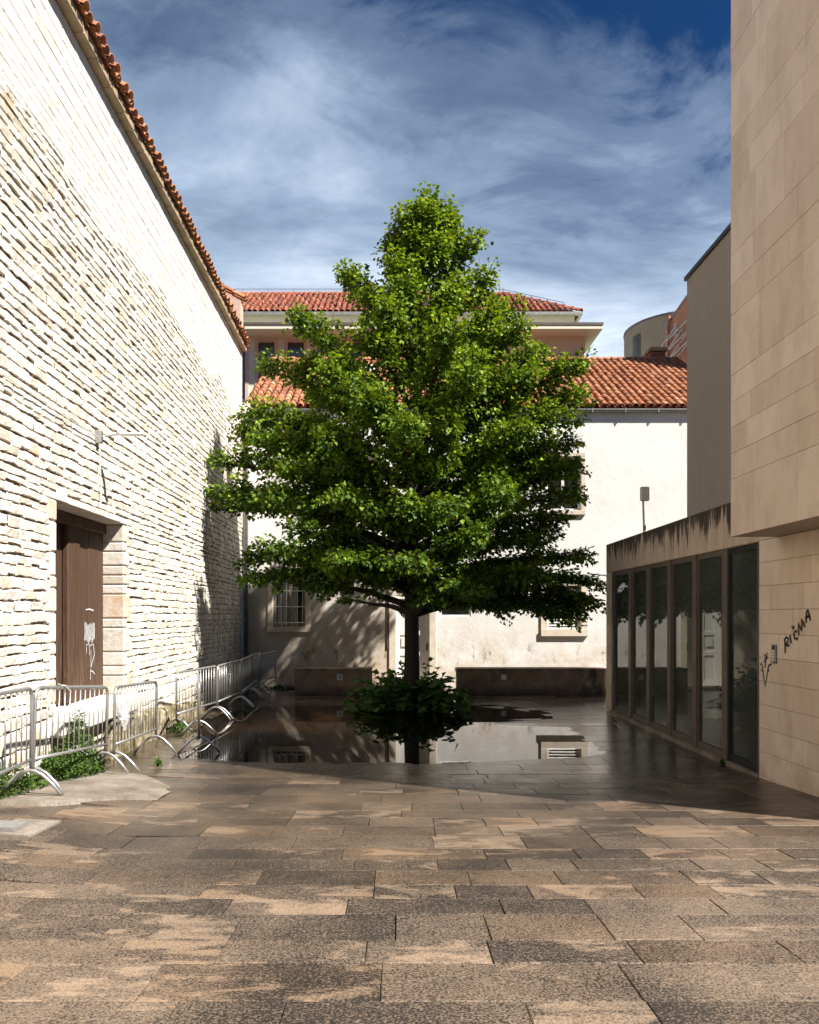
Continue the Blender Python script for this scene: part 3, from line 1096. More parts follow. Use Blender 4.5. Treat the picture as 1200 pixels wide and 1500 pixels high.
def hz(py_):
    return CAMZ + (VY - py_) / F * YH


OPEN = [  # x0, x1, z0, z1 of the openings
    (hx(400), hx(447), hz(918), hz(838)),
    (hx(499), hx(519), hz(872), hz(851)),
    (hx(580), hx(629), 0.10, hz(855)),
    (hx(645), hx(690), hz(903), hz(858)),
    (hx(800), hx(851), hz(748), hz(669)),
    (hx(802), hx(851), hz(922), hz(858)),
]


def wall_open(mb, x0, x1, z0, z1, y_, opens, dep):
    xs_ = sorted({x0, x1} | {v for o in opens for v in o[:2]})
    zs_ = sorted({z0, z1} | {v for o in opens for v in o[2:]})
    for i in range(len(xs_) - 1):
        for j in range(len(zs_) - 1):
            cx, cz = (xs_[i] + xs_[i + 1]) / 2, (zs_[j] + zs_[j + 1]) / 2
            if any(o[0] < cx < o[1] and o[2] < cz < o[3] for o in opens):
                continue
            mb.add([(xs_[i], y_, zs_[j]), (xs_[i + 1], y_, zs_[j]), (xs_[i + 1], y_, zs_[j + 1]), (xs_[i], y_, zs_[j + 1])], [(0, 1, 2, 3)])
    for a, b2, c_, d in opens:
        q = [(a, c_), (b2, c_), (b2, d), (a, d)]
        for k in range(4):
            p0, p1 = q[k], q[(k + 1) % 4]
            mb.add([(p0[0], y_, p0[1]), (p1[0], y_, p1[1]), (p1[0], y_ + dep, p1[1]), (p0[0], y_ + dep, p0[1])], [(3, 2, 1, 0)])
        mb.add([(p[0], y_ + 1.2, p[1]) for p in ((a - .3, c_ - .3), (b2 + .3, c_ - .3), (b2 + .3, d + .3), (a - .3, d + .3))], [(0, 1, 2, 3)])


hw = MB()
wall_open(hw, X0h, X1h, -0.3, EZ, YH, OPEN, 0.28)
RY = 27.8
RZ = CAMZ + (VY - 527) / F * RY
hw.add([(X0h, YH, -0.3), (X0h, 33, -0.3), (X0h, 33, EZ), (X0h, RY, RZ - 0.1), (X0h, YH, EZ)], [(0, 4, 3, 2, 1)])
hw.add([(X1h, YH, -0.3), (X1h, 33, -0.3), (X1h, 33, EZ), (X1h, RY, RZ - 0.1), (X1h, YH, EZ)], [(0, 1, 2, 3, 4)])
hw.add([(X0h, 33, -0.3), (X1h, 33, -0.3), (X1h, 33, EZ), (X0h, 33, EZ)], [(3, 2, 1, 0)])
hw.build('wall', M['plaster'], HS)


def surround(o, w_, proud=0.04, sill=True, bottom=True, mat='frame_stone'):
    a, b2, c_, d = o
    parts = [(a - w_, c_, a, d, 'jamb'), (b2, c_, b2 + w_, d, 'jamb'), (a - w_, d, b2 + w_, d + w_, 'lintel')]
    if bottom:
        parts.append((a - w_, c_ - w_, b2 + w_, c_, 'sill'))
    for x0, z0, x1, z1, nm in parts:
        m_ = MB()
        m_.box(x0 + 0.001, YH - proud - (0.04 if nm == 'sill' and sill else 0), z0 + 0.001, x1 - 0.001, YH + 0.03, z1 - 0.001, 0.008)
        m_.build(nm, M[mat], HS)


# barred window on the left
o = OPEN[0]
surround(o, 0.16)
wf = MB()
a, b2, c_, d = o
wf.box(a, YH + 0.14, c_, a + 0.06, YH + 0.2, d); wf.box(b2 - 0.06, YH + 0.14, c_, b2, YH + 0.2, d)
wf.box(a + .06, YH + 0.14, c_, b2 - .06, YH + 0.2, c_ + 0.06)
mx_ = (a + b2) / 2
wf.box(mx_ - 0.06, YH + 0.135, c_ + .06, mx_ + 0.06, YH + 0.2, d)
w_o = wf.build('window', M['grey_wood'], HS)
for x0, x1 in ((a + .06, mx_ - .06), (mx_ + .06, b2 - .06)):
    pn = MB(); pn.box(x0, YH + 0.165, c_ + 0.06, x1, YH + 0.172, d); pn.build('pane', M['window_glass'], w_o)
for k in range(6):
    x_ = a + (b2 - a) * (k + 0.5) / 6
    bb = MB(); bb.tube([(x_, YH + 0.06, c_), (x_, YH + 0.06, d)], 0.011, 6); bb.build('bar', M['galv'], w_o)
for k in range(4):
    z_ = c_ + 0.12 + (d - c_ - 0.2) * k / 3
    bb = MB(); bb.box(a, YH + 0.045, z_ - 0.012, b2, YH + 0.055, z_ + 0.012); bb.build('cross_bar', M['galv'], w_o)
# little square window
o = OPEN[1]
a, b2, c_, d = o
wf = MB()
for q in ((a, c_, a + .04, d), (b2 - .04, c_, b2, d), (a + .04, c_, b2 - .04, c_ + .04), (a + .04, d - .04, b2 - .04, d)):
    wf.box(q[0], YH + 0.02, q[1], q[2], YH + 0.08, q[3])
w_o = wf.build('window', M['wood'], HS)
pn = MB(); pn.box(a + .04, YH + 0.05, c_ + .04, b2 - .04, YH + 0.056, d - .04); pn.build('pane', M['window_glass'], w_o)
# white panelled door with a fanlight
o = OPEN[2]
surround(o, 0.20, 0.05, False, False)
a, b2, c_, d = o
dd = MB()
dtop = hz(871)
dd.box(a, YH + 0.16, c_, b2, YH + 0.20, dtop)
hd = dd.build('door', M['white_paint'], HS)
tag(hd, 'white panelled door')
for q in ((a, c_, a + .11, dtop), (b2 - .11, c_, b2, dtop), ((a + b2) / 2 - .07, c_ + .1, (a + b2) / 2 + .07, dtop - .1)):
    s_ = MB(); s_.box(q[0], YH + 0.13, q[1], q[2], YH + 0.16, q[3], 0.006); s_.build('stile', M['white_paint'], hd)
for z_ in (c_, c_ + 0.85, c_ + 1.45, dtop - 0.12):
    for x0, x1 in ((a + .11, (a + b2) / 2 - .07), ((a + b2) / 2 + .07, b2 - .11)):
        s_ = MB(); s_.box(x0, YH + 0.132, z_, x1, YH + 0.16, z_ + 0.12, 0.006); s_.build('rail', M['white_paint'], hd)
s_ = MB(); s_.box(a, YH + 0.10, dtop, b2, YH + 0.2, dtop + 0.07, 0.01); s_.build('transom', M['white_paint'], hd)
s_ = MB(); s_.box(a, YH + 0.17, dtop + 0.07, b2, YH + 0.176, d); s_.build('fanlight', M['window_glass'], HS)
s_ = MB(); s_.box(b2 - 0.085, YH + 0.09, c_ + 1.0, b2 - 0.045, YH + 0.13, c_ + 1.22, 0.006); s_.build('door_handle', M['black_metal'], hd)
s_ = MB(); s_.box(a + .16, YH + 0.126, c_ + 1.12, a + .36, YH + 0.14, c_ + 1.40, 0.003); s_.build('letter_box', M['plastic'], hd)
s_ = MB(); s_.box(a - 0.35, YH - 0.42, -0.1, b2 + 0.4, YH - 0.055, 0.12, 0.015); s_.build('doorstep', M['frame_stone'], HS)
# small window right of the door
o = OPEN[3]
a, b2, c_, d = o
wf = MB()
for q in ((a, c_, a + .05, d), (b2 - .05, c_, b2, d), (a + .05, c_, b2 - .05, c_ + .05), (a + .05, d - .05, b2 - .05, d)):
    wf.box(q[0], YH + 0.03, q[1], q[2], YH + 0.08, q[3])
w_o = wf.build('window', M['white_paint'], HS)
pn = MB(); pn.box(a + .05, YH + 0.05, c_ + .05, b2 - .05, YH + 0.056, d - .05); pn.build('pane', M['window_glass'], w_o)
# upper window on the right
o = OPEN[4]
surround(o, 0.13)
a, b2, c_, d = o
wf = MB()
for q in ((a, c_, a + .07, d), (b2 - .07, c_, b2, d), (a + .07, c_, b2 - .07, c_ + .07), (a + .07, d - .07, b2 - .07, d), ((a + b2) / 2 - .04, c_ + .07, (a + b2) / 2 + .04, d - .07)):
    wf.box(q[0], YH + 0.10, q[1], q[2], YH + 0.16, q[3])
w_o = wf.build('window', M['white_paint'], HS)
for x0, x1 in ((a + .07, (a + b2) / 2 - .04), ((a + b2) / 2 + .04, b2 - .07)):
    pn = MB(); pn.box(x0, YH + 0.125, c_ + .07, x1, YH + 0.131, d - .07); pn.build('pane', M['window_glass'], w_o)
# louvred opening low on the right
o = OPEN[5]
surround(o, 0.20, 0.05)
a, b2, c_, d = o
wf = MB()
wf.box(a, YH + 0.05, c_, a + .05, YH + 0.1, d); wf.box(b2 - .05, YH + 0.05, c_, b2, YH + 0.1, d)
w_o = wf.build('louvre_frame', M['white_paint'], HS)
nl = int((d - c_) / 0.085)
for k in range(nl):
    z_ = c_ + 0.02 + k * 0.085
    s_ = MB()
    s_.add([(a + .05, YH + 0.04, z_), (b2 - .05, YH + 0.04, z_), (b2 - .05, YH + 0.10, z_ + 0.06), (a + .05, YH + 0.10, z_ + 0.06),
            (a + .05, YH + 0.052, z_ - 0.008), (b2 - .05, YH + 0.052, z_ - 0.008), (b2 - .05, YH + 0.112, z_ + 0.052), (a + .05, YH + 0.112, z_ + 0.052)],
           [(0, 1, 2, 3), (7, 6, 5, 4), (0, 4, 5, 1), (2, 6, 7, 3), (1, 5, 6, 2), (3, 7, 4, 0)])
    s_.build('slat', M['white_paint'], w_o)
# pipes, gutter, cable
s_ = MB(); s_.tube([(hx(568), YH - 0.03, hz(950)), (hx(568.5), YH - 0.03, hz(900)), (hx(567.5), YH - 0.03, hz(800))], 0.022, 6); s_.build('thin_pipe', M['brown_metal'], HS)
s_ = MB(); s_.tube([(X0h + 0.11, YH - 0.07, 0.0), (X0h + 0.11, YH - 0.07, EZ - 0.2), (X0h + 0.11, YH - 0.10, EZ - 0.02)], 0.055, 10); s_.build('downpipe', M['zinc'], HS, smooth=True)
s_ = MB(); s_.box(X0h + 0.02, YH - 0.24, EZ - 0.1, X0h + 0.24, YH - 0.04, EZ + 0.2, 0.02); s_.build('rain_hopper', M['plastic'], HS)
gt = MB()
n_ = 8
gy, gz, gr = YH - 0.09, EZ + 0.03, 0.07
Vg = []
for x_ in (X0h + 0.1, X1h):
    for k in range(n_ + 1):
        an = math.pi + math.pi * k / n_
        Vg.append((x_, gy + gr * math.cos(an), gz + gr * math.sin(an)))
gt.add(Vg, [(k, k + 1, n_ + 2 + k, n_ + 1 + k) for k in range(n_)])
gt.box(X0h + 0.1, gy - gr - 0.012, gz - 0.015, X1h, gy - gr + 0.006, gz + 0.015)
gut = gt.build('gutter', M['zinc'], HS)
x_ = X0h + 0.6
while x_ < X1h:
    s_ = MB(); s_.box(x_, gy - gr - 0.02, gz - 0.09, x_ + 0.03, YH - 0.003, gz - 0.078); s_.box(x_, gy - gr - 0.024, gz - 0.08, x_ + 0.03, gy - gr - 0.013, gz + 0.03); s_.build('bracket', M['galv'], gut)
    x_ += 0.95
s_ = MB(); s_.tube([P(862 + 26 * t, 838 + 3 * t, YH - 0.02) for t in (0, 0.3, 0.6, 1.0, 1.6)], 0.008, 5); tag(s_.build('cable', M['plastic']), 'thin cable pinned across the white house wall at the right', 'cable')

# its roof
EY = YH - 0.10
ER = EZ + 0.10
ANG = math.atan2(RZ - ER, RY - EY)
SL = math.hypot(RZ - ER, RY - EY)
nrow = int(SL / 0.355)
step = SL / nrow
cols = []
x_ = X0h + 0.12
while x_ < X1h - 0.02:
    cols.append(x_)
    x_ += 0.221
right = [c for c in cols if c > 6.45]
left = [c for c in cols if c < -3.6]
single = set(right[-15:] + left[:4])
rr_, pp_ = MB(), MB()
cnt = 0
for cx in cols:
    wob = random.uniform(-0.012, 0.012)
    for j in range(nrow):
        s0 = j * step - 0.02
        loc = (cx + wob + random.uniform(-0.012, 0.012), EY + s0 * math.cos(ANG), ER + s0 * math.sin(ANG) + 0.03)
        tilt = ANG + 0.02 + random.uniform(-0.025, 0.025)
        tw = random.uniform(-0.06, 0.06)
        if cx in single and cnt < 296:
            inst('roof_tile', tile_me, HS, loc, (tilt, 0, tw))
            cnt += 1
        else:
            rr_.add(xf(TM, loc, tilt, tw), TM.f, random.random())
        pp_.add(xf(TP, (cx + 0.11, loc[1], loc[2] + 0.02), ANG, 0), TP.f, random.random())
tag(rr_.build('other_roof_tiles', M['tile'], HS, smooth=True), kind='stuff')
tag(pp_.build('pan_tiles', M['tile_old'], HS, smooth=True), kind='stuff')
rd = MB()
rd.add([(X0h, EY, ER - 0.06), (X1h + 0.1, EY, ER - 0.06), (X1h + 0.1, RY, RZ - 0.06), (X0h, RY, RZ - 0.06), (X1h + 0.1, 33.3, EZ), (X0h, 33.3, EZ)], [(0, 1, 2, 3), (3, 2, 4, 5)])
rd.build('roof_deck', M['tile_old'], HS)
rg = MB()
x_ = X0h
while x_ < X1h:
    rg.add(xf(TM, (x_ + 0.4, RY, RZ + 0.0), 0.0, R(90), 1.15), TM.f, random.random())
    x_ += 0.40
tag(rg.build('ridge_tiles', M['tile'], HS, smooth=True), kind='stuff')
ch = MB()
cx0, cz1 = P(951, 512, 28.4)[0], P(951, 512, 28.4)[2]
for k in range(10):
    zc_ = RZ - 0.3 + k * 0.09
    if zc_ + 0.08 > cz1 - 0.12:
        break
    for q in range(3):
        ch.box(cx0 + q * 0.178, 28.2, zc_, cx0 + q * 0.178 + 0.168, 28.75, zc_ + 0.08, 0.006, rnd=random.random())
chim = ch.build('chimney', M['brick'], HS)
s_ = MB(); s_.box(cx0 - 0.08, 28.12, cz1 - 0.12, cx0 + 0.60, 28.83, cz1 - 0.05, 0.012); s_.box(cx0 - 0.04, 28.16, cz1 - 0.05, cx0 + 0.56, 28.79, cz1 + 0.02, 0.012); s_.build('chimney_cap', M['cornice'], chim)
sk = MB()
sx, sy = P(537, 555, 26.3)[0], 26.0
sz_ = ER + (sy - EY) * math.tan(ANG)
sk.add([(sx - .28, sy, sz_ + .16), (sx + .28, sy, sz_ + .16), (sx + .28, sy + .6, sz_ + .16 + .6 * math.tan(ANG)), (sx - .28, sy + .6, sz_ + .16 + .6 * math.tan(ANG)),
        (sx - .28, sy, sz_), (sx + .28, sy, sz_), (sx + .28, sy + .6, sz_ + .6 * math.tan(ANG)), (sx - .28, sy + .6, sz_ + .6 * math.tan(ANG))],
       [(0, 1, 2, 3), (4, 5, 1, 0), (5, 6, 2, 1), (7, 4, 0, 3)])
sk.build('skylight', M['white_paint'], HS)

# long low stone benches in front of it
for (xa, xb, lab, lx) in ((432, 545, 'dark stained stone bench wall left of the tree, before the barred window', 498),
                          (670, 889, 'longer brown stone bench wall right of the tree beside the glass front', 738)):
    YB = 20.9
    x0, x1 = (xa - VX) / F * YB, (xb - VX) / F * YB
    B_ = thing('stone_bench', lab, 'bench', ((x0 + x1) / 2, YB, 0), group='stone bench walls before the house')
    zt = CAMZ + (VY - 979) / F * YB
    nseg = max(1, round((x1 - x0) / 1.05))
    for k in range(nseg):
        a, b2 = x0 + (x1 - x0) * k / nseg, x0 + (x1 - x0) * (k + 1) / nseg
        s_ = MB(); s_.box(a, YB, -0.1, b2 - 0.004, YB + 0.55, zt - 0.06, 0.006); s_.build('block', M['bench'], B_, origin=((a + b2) / 2, YB, 0.3))
    ncap = max(1, round((x1 - x0) / 1.5))
    for k in range(ncap):
        a, b2 = x0 - 0.01 + (x1 - x0) * k / ncap, x0 + (x1 - x0) * (k + 1) / ncap
        s_ = MB(); s_.box(a, YB - 0.015, zt - 0.06, b2 - 0.005, YB + 0.56, zt, 0.01); s_.build('cap_slab', M['bench'], B_, origin=((a + b2) / 2, YB, zt))
    lz_ = CAMZ + (VY - 992) / F * YB
    lx_ = (lx - VX) / F * YB
    s_ = MB(); hw_ = 0.075
    for q in ((-hw_, -hw_, -hw_ + .02, hw_), (hw_ - .02, -hw_, hw_, hw_), (-hw_ + .02, -hw_, hw_ - .02, -hw_ + .02), (-hw_ + .02, hw_ - .02, hw_ - .02, hw_)):
        s_.box(lx_ + q[0], YB - 0.018, lz_ + q[1], lx_ + q[2], YB - 0.003, lz_ + q[3])
    fx = s_.build('light_fitting', M['galv'], B_)
    s_ = MB(); s_.box(lx_ - hw_ + .02, YB - 0.010, lz_ - hw_ + .02, lx_ + hw_ - .02, YB - 0.004, lz_ + hw_ - .02); s_.build('lens', M['zinc' if lx < 600 else 'plastic'], fx)

# ------------------------------------------------------------------ apartment block far behind
YA = 34.0
AB = thing('apartment_block', 'cream apartment block with dark red hipped roof and wide canopy behind the tree', 'building', (0, YA, 0))


def AP(px_, py_, Y=YA):
    return P(px_, py_, Y)


XL = -11.0
zg = AP(0, 461)[2]
xr_ = AP(850, 0)[0]
s_ = MB(); s_.box(XL, YA + 0.3, -0.3, xr_ - 0.5, YA + 9, zg - 0.02); s_.build('upper_wall', M['pale_cream'], AB)
YW = 33.5
xw = P(857, 0, YW)[0]
zs = 14.0
aw = MB()
AOP = [(P(a_, 0, YW)[0], P(b_, 0, YW)[0], 10.8, P(0, 501, YW)[2]) for a_, b_ in ((336, 360), (378, 403), (421, 446), (464, 489), (507, 531))]
xs_ = sorted(AOP)
cur = XL
for o in xs_:
    aw.box(cur, YW, -0.3, o[0], YW + 0.299, zs)
    aw.box(o[0], YW, o[3], o[1], YW + 0.299, zs)
    aw.box(o[0], YW, -0.3, o[1], YW + 0.299, o[2])
    cur = o[1]
aw.box(cur, YW, -0.3, xw, YW + 0.299, zs)
aw.box(xr_ - 0.5, YW + 0.299, -0.3, xw, YA + 9, zs)
aw.build('wall', M['cream'], AB)
for o in xs_:
    s_ = MB()
    for q in ((o[0] - .12, o[2], o[0] + .02, o[3] + .12), (o[1] - .02, o[2], o[1] + .12, o[3] + .12), (o[0] + .02, o[3], o[1] - .02, o[3] + .12)):
        s_.box(q[0], YW - 0.03, q[1], q[2], YW - 0.002, q[3])
    w_o = s_.build('window', M['pink_frame'], AB)
    s_ = MB(); s_.box(o[0] + .02, YW + 0.1, o[2], o[1] - .02, YW + 0.11, o[3]); s_.build('pane', M['pane_sky'], w_o)
    s_ = MB(); s_.box(o[0] + .02, YW + 0.12, o[2], o[1] - .02, YW + 0.14, o[3] - 0.28); s_.build('blind', M['white_paint'], w_o)
x8 = P(883, 0, 32.5)[0]
s_ = MB(); s_.box(XL, 32.5, zs, x8, YA + 9, zs + 0.22, 0.01); s_.build('canopy', M['cream'], AB)
s_ = MB(); s_.box(XL, 32.47, zs + 0.17, x8 + 0.03, 32.499, zs + 0.27); s_.build('canopy_flashing', M['brown_metal'], AB)
s_ = MB(); s_.box(XL, YA - 0.05, zs + 0.22, xr_ - 0.25, YA + 0.298, zg - 0.05); s_.build('fascia', M['pale_cream'], AB)
s_ = MB(); s_.box(XL, YA - 0.32, zg - 0.12, xr_ + 0.05, YA - 0.16, zg + 0.02, 0.03); s_.box(xr_ - 0.1, YA - 0.16, zg - 0.12, xr_ + 0.05, YA + 9, zg + 0.02, 0.03); s_.build('gutter', M['zinc'], AB)
s_ = MB(); s_.tube([(xw - 0.06, YW - 0.08, 8), (xw - 0.06, YW - 0.08, zs)], 0.05, 8); s_.build('downpipe', M['cream'], AB)
YR_ = 37.5
zr = P(0, 432, YR_)[2]
xrr = P(735, 0, YR_)[0]
ea = YA - 0.2
AN2 = math.atan2(zr - zg, YR_ - ea)
SL2 = math.hypot(zr - zg, YR_ - ea)
rt = MB()
ncl = int((xr_ - XL) / 0.25)
nrw = int(SL2 / 0.42)
for i in range(ncl):
    x_ = XL + 0.1 + i * 0.25
    for j in range(nrw):
        s0 = j * SL2 / nrw
        lim = xr_ + (xrr - xr_) * (s0 + 0.2) / SL2
        if x_ > lim:
            continue
        rt.add(xf(TM, (x_ + random.uniform(-.02, .02), ea + s0 * math.cos(AN2), zg + s0 * math.sin(AN2) + 0.06), AN2 + 0.03, random.uniform(-.05, .05), 1.12), TM.f, random.random())
tag(rt.build('roof_tiles', M['tile_old'], AB, smooth=True), kind='stuff')
s_ = MB()
s_.add([(XL, ea, zg), (xr_, ea, zg), (xrr, YR_, zr), (XL, YR_, zr), (xr_, YA + 9, zg), (XL, YA + 9, zg)], [(0, 1, 2, 3), (1, 4, 2), (3, 2, 4, 5)])
s_.build('roof_deck', M['tile_old'], AB)
rt = MB()
x_ = XL
while x_ < xrr:
    rt.add(xf(TM, (x_ + 0.42, YR_, zr + 0.03), 0, R(90), 1.25), TM.f, random.random()); x_ += 0.42
hv = Vector((xr_ - xrr, ea - YR_, zg - zr))
nh = 10
for k in range(nh):
    p_ = Vector((xr_, ea, zg)) - hv * (k / nh)
    rt.add(xf(TM, (p_.x, p_.y, p_.z + 0.08), math.atan2(-hv.z, math.hypot(hv.x, hv.y)), math.atan2(hv.x, -hv.y), 1.25), TM.f, random.random())
tag(rt.build('ridge_tiles', M['tile_old'], AB, smooth=True), kind='stuff')
s_ = MB()
pts = [(XL + 1.2 * k, YR_, zr + 0.28) for k in range(int((xrr - XL) / 1.2) + 1)] + [Vector((xrr, YR_, zr + 0.28)) + hv * t for t in (0.02, 0.2, 0.4, 0.6, 0.8)]
s_.tube(pts, 0.014, 5)
for p_ in pts:
    s_.tube([(p_[0], p_[1], p_[2] - 0.25), (p_[0], p_[1], p_[2] + 0.02)], 0.014, 5)
s_.tube([(xrr - .1, YR_, zr), (xrr - .1, YR_, zr + 0.75)], 0.018, 5)
s_.build('lightning_wire', M['zinc'], AB)

# ------------------------------------------------------------------ things beyond the roof on the right
DR = thing('curved_building', 'olive grey curved building top above the tiled roof', 'building', (15.45, 42.8, 0))
s_ = MB()
arc = [(15.45 + 3.0 * math.cos(a), 42.8 + 3.0 * math.sin(a)) for a in [R(150) + R(180) * k / 24 for k in range(25)]]
zt = P(924, 487, 42.8)[2]
s_.prism(arc, -0.3, zt); s_.build('drum_wall', M['drum'], DR)
s_ = MB(); s_.prism([(15.45 + (x_ - 15.45) * 1.012, 42.8 + (y_ - 42.8) * 1.012) for x_, y_ in arc], zt + 0.002, zt + 0.10); s_.build('parapet_flashing', M['zinc'], DR)
s_ = MB()
q = [(15.45 + 3.02 * math.cos(a), 42.8 + 3.02 * math.sin(a)) for a in (R(196), R(200), R(204), R(208))]
q2 = [(15.45 + 2.9 * math.cos(a), 42.8 + 2.9 * math.sin(a)) for a in (R(208), R(204), R(200), R(196))]
s_.prism(q + q2, 13.5, zt - 0.55); s_.build('window', M['pane_sky'], DR)

PB = thing('salmon_building', 'salmon rendered building with a slit window and outdoor steel stair railings', 'building', (13, 30, 0))
xp = 11.5
s_ = MB()
z1a, z1b = P(0, 480, 33.7)[2], P(0, 432, 31.0)[2]
s_.add([(xp, 33.7, -0.3), (xp, 25, -0.3), (xp, 25, z1b + 1.0), (xp, 31.0, z1b), (xp, 33.7, z1a), (16, 33.7, -0.3), (16, 25, -0.3), (16, 25, z1b + 1.0), (16, 31.0, z1b), (16, 33.7, z1a)],
       [(0, 4, 3, 2, 1), (5, 6, 7, 8, 9), (0, 5, 9, 4), (4, 9, 8, 3), (3, 8, 7, 2), (1, 2, 7, 6), (0, 1, 6, 5)])
s_.build('wall', M['salmon'], PB)
s_ = MB(); s_.tube([(xp - 0.02, 33.75, z1a + 0.03), (xp - 0.02, 31.0, z1b + 0.03), (xp - 0.02, 25, z1b + 1.03)], 0.05, 6); s_.build('roof_flashing', M['zinc'], PB)
yw_ = xp * F / (991 - VX)
s_ = MB(); s_.box(xp - 0.02, yw_ - 0.12, P(0, 495, yw_)[2], xp + 0.05, yw_ + 0.12, P(0, 476, yw_)[2]); w_o = s_.build('window', M['pane_sky'], PB)
s_ = MB(); s_.box(xp - 0.03, yw_ - 0.16, P(0, 475.9, yw_)[2], xp + 0.05, yw_ + 0.16, P(0, 474.5, yw_)[2]); s_.build('frame', M['white_paint'], w_o)
yd_ = xp * F / (983.5 - VX)
s_ = MB(); s_.tube([(xp - 0.1, yd_, 9), (xp - 0.1, yd_, z1a + 0.25)], 0.06, 8); s_.build('drainpipe', M['salmon'], PB)
s_ = MB(); s_.box(xp + 0.15, 30.6, z1b - 0.3, xp + 0.8, 31.4, z1b + 0.42, 0.02); s_.build('roof_vent', M['cornice'], PB)
st = thing('stair_railing', 'pale steel railing of an outdoor stair before the salmon wall', 'railing', (11.2, 31, 11))
for k, (xa, ya, xb, yb) in enumerate(((966, 512, 990, 478), (972, 521, 1000, 481), (981, 524, 1006, 489), (990, 527, 1008, 503))):
    s_ = MB(); s_.tube([P(xa, ya, 11.2 * F / (xa - VX)), P(xb, yb, 11.2 * F / (xb - VX))], 0.024, 6); s_.build('raking_rail', M['galv'], st)
for yy_ in (481, 497, 512):
    ya_, yb_ = 11.2 * F / (977 - VX), 11.2 * F / (1010 - VX)
    zz = P(0, yy_, 11.2 * F / (995 - VX))[2]
    s_ = MB(); s_.tube([(11.2, ya_, zz), (11.2, yb_, zz)], 0.03, 6); s_.build('rail', M['galv'], st)
for xx_ in (978, 996):
    yv = 11.2 * F / (xx_ - VX)
    s_ = MB(); s_.tube([(11.2, yv, 9.5), (11.2, yv, P(0, 478, yv)[2])], 0.03, 6); s_.build('post', M['galv'], st)

# plain grey brown block on the right
XG, YG = 6.5, 6.5 * F / (1006.5 - VX)
GB = thing('rendered_block', 'blank grey brown rendered building block behind the glass pavilion', 'building', (XG + 3, 13, 0))
zgt = P(0, 411, YG)[2]
s_ = MB(); s_.box(XG, 9.6, 3.69, 10.6, YG, zgt); s_.build('wall', M['render'], GB)
s_ = MB(); s_.box(XG - 0.05, 9.6, zgt + 0.001, 10.65, YG + 0.05, zgt + 0.09); s_.build('coping', M['black_metal'], GB)

# ------------------------------------------------------------------ stone clad building on the right
XT, XLW, YT0, YT1, ZS = 4.02, 4.59, 6.9, 9.48, 3.06
ZT = CAMZ + 7.62
CB = thing('clad_building', 'tall building clad in sandy limestone panels, its upper storeys overhanging', 'building', (XT + 2, 6, 0))
s_ = MB(); s_.box(XT + 0.03, YT0, ZS + 0.02, 12, YT1 - 0.003, ZT); s_.build('upper_core', M['frame_stone'], CB)
s_ = MB(); s_.box(XT + 0.001, YT0, ZS, XLW + 0.3, YT1 - 0.001, ZS + 0.019); s_.build('soffit', M['render'], CB)
s_ = MB(); s_.box(XLW + 0.03, YT0, -0.3, 12, 9.977, ZS - 0.002); s_.box(XLW + 0.03, YT1, ZS, 12, 9.977, 3.66); s_.build('lower_core', M['frame_stone'], CB)
z = ZS
for h_ in (0.69, 0.31, 0.31, 0.31, 0.32, 0.72, 0.36, 0.36, 0.70, 0.34, 0.36, 0.72, 0.34, 0.36, 0.5):
    z1 = min(z + h_, ZT)
    if z1 - z < 0.05:
        break
    y = YT1
    L_ = random.uniform(0.35, 1.2)
    while y > YT0 + 0.02:
        y0 = max(y - L_, YT0)
        s_ = MB()
        lip = random.uniform(-0.0015, 0.0015)
        s_.box(XT + lip, y0 + 0.0018, z + 0.0018, XT + 0.029, y - 0.0018 if y < YT1 else y, z1 - 0.0018, 0.0018)
        s_.build('panel', M['clad'], CB, origin=(XT, (y0 + y) / 2, (z + z1) / 2))
        y = y0
        L_ = random.choice([0.62, 0.85, 1.05, 1.25]) * random.uniform(0.9, 1.1)
    z = z1
z = -0.2
row = 0
while z < ZS - 0.01:
    h_ = 0.298
    top = min(z + h_, ZS - 0.002)
    y = 9.977
    L_ = (0.52, 0.85, 0.3)[row % 3]
    while y > YT0 + 0.02:
        y0 = max(y - L_, YT0)
        s_ = MB()
        s_.box(XLW + random.uniform(-0.001, 0.001), y0 + 0.002, z + 0.002, XLW + 0.029, y - 0.002, top - 0.002, 0.0025)
        s_.build('panel', M['clad'], CB, origin=(XLW, (y0 + y) / 2, z))
        y = y0
        L_ = random.choice([0.72, 0.80, 0.88])
    z += h_
    row += 1
for zc_ in (ZS + 0.002, ZS + 0.30):
    s_ = MB(); s_.box(XLW - 0.0015, YT1 + 0.004, zc_, XLW + 0.029, 9.977, zc_ + 0.29, 0.0025); s_.build('panel', M['clad'], CB)

# writing and tag on the lower wall
def rw(zx, zy):
    x_ = 860 + zx / 3.124; y_ = 700 + zy / 3.124
    Y = XLW * F / (x_ - VX)
    return (Y, CAMZ + (VY - y_) / F * Y)


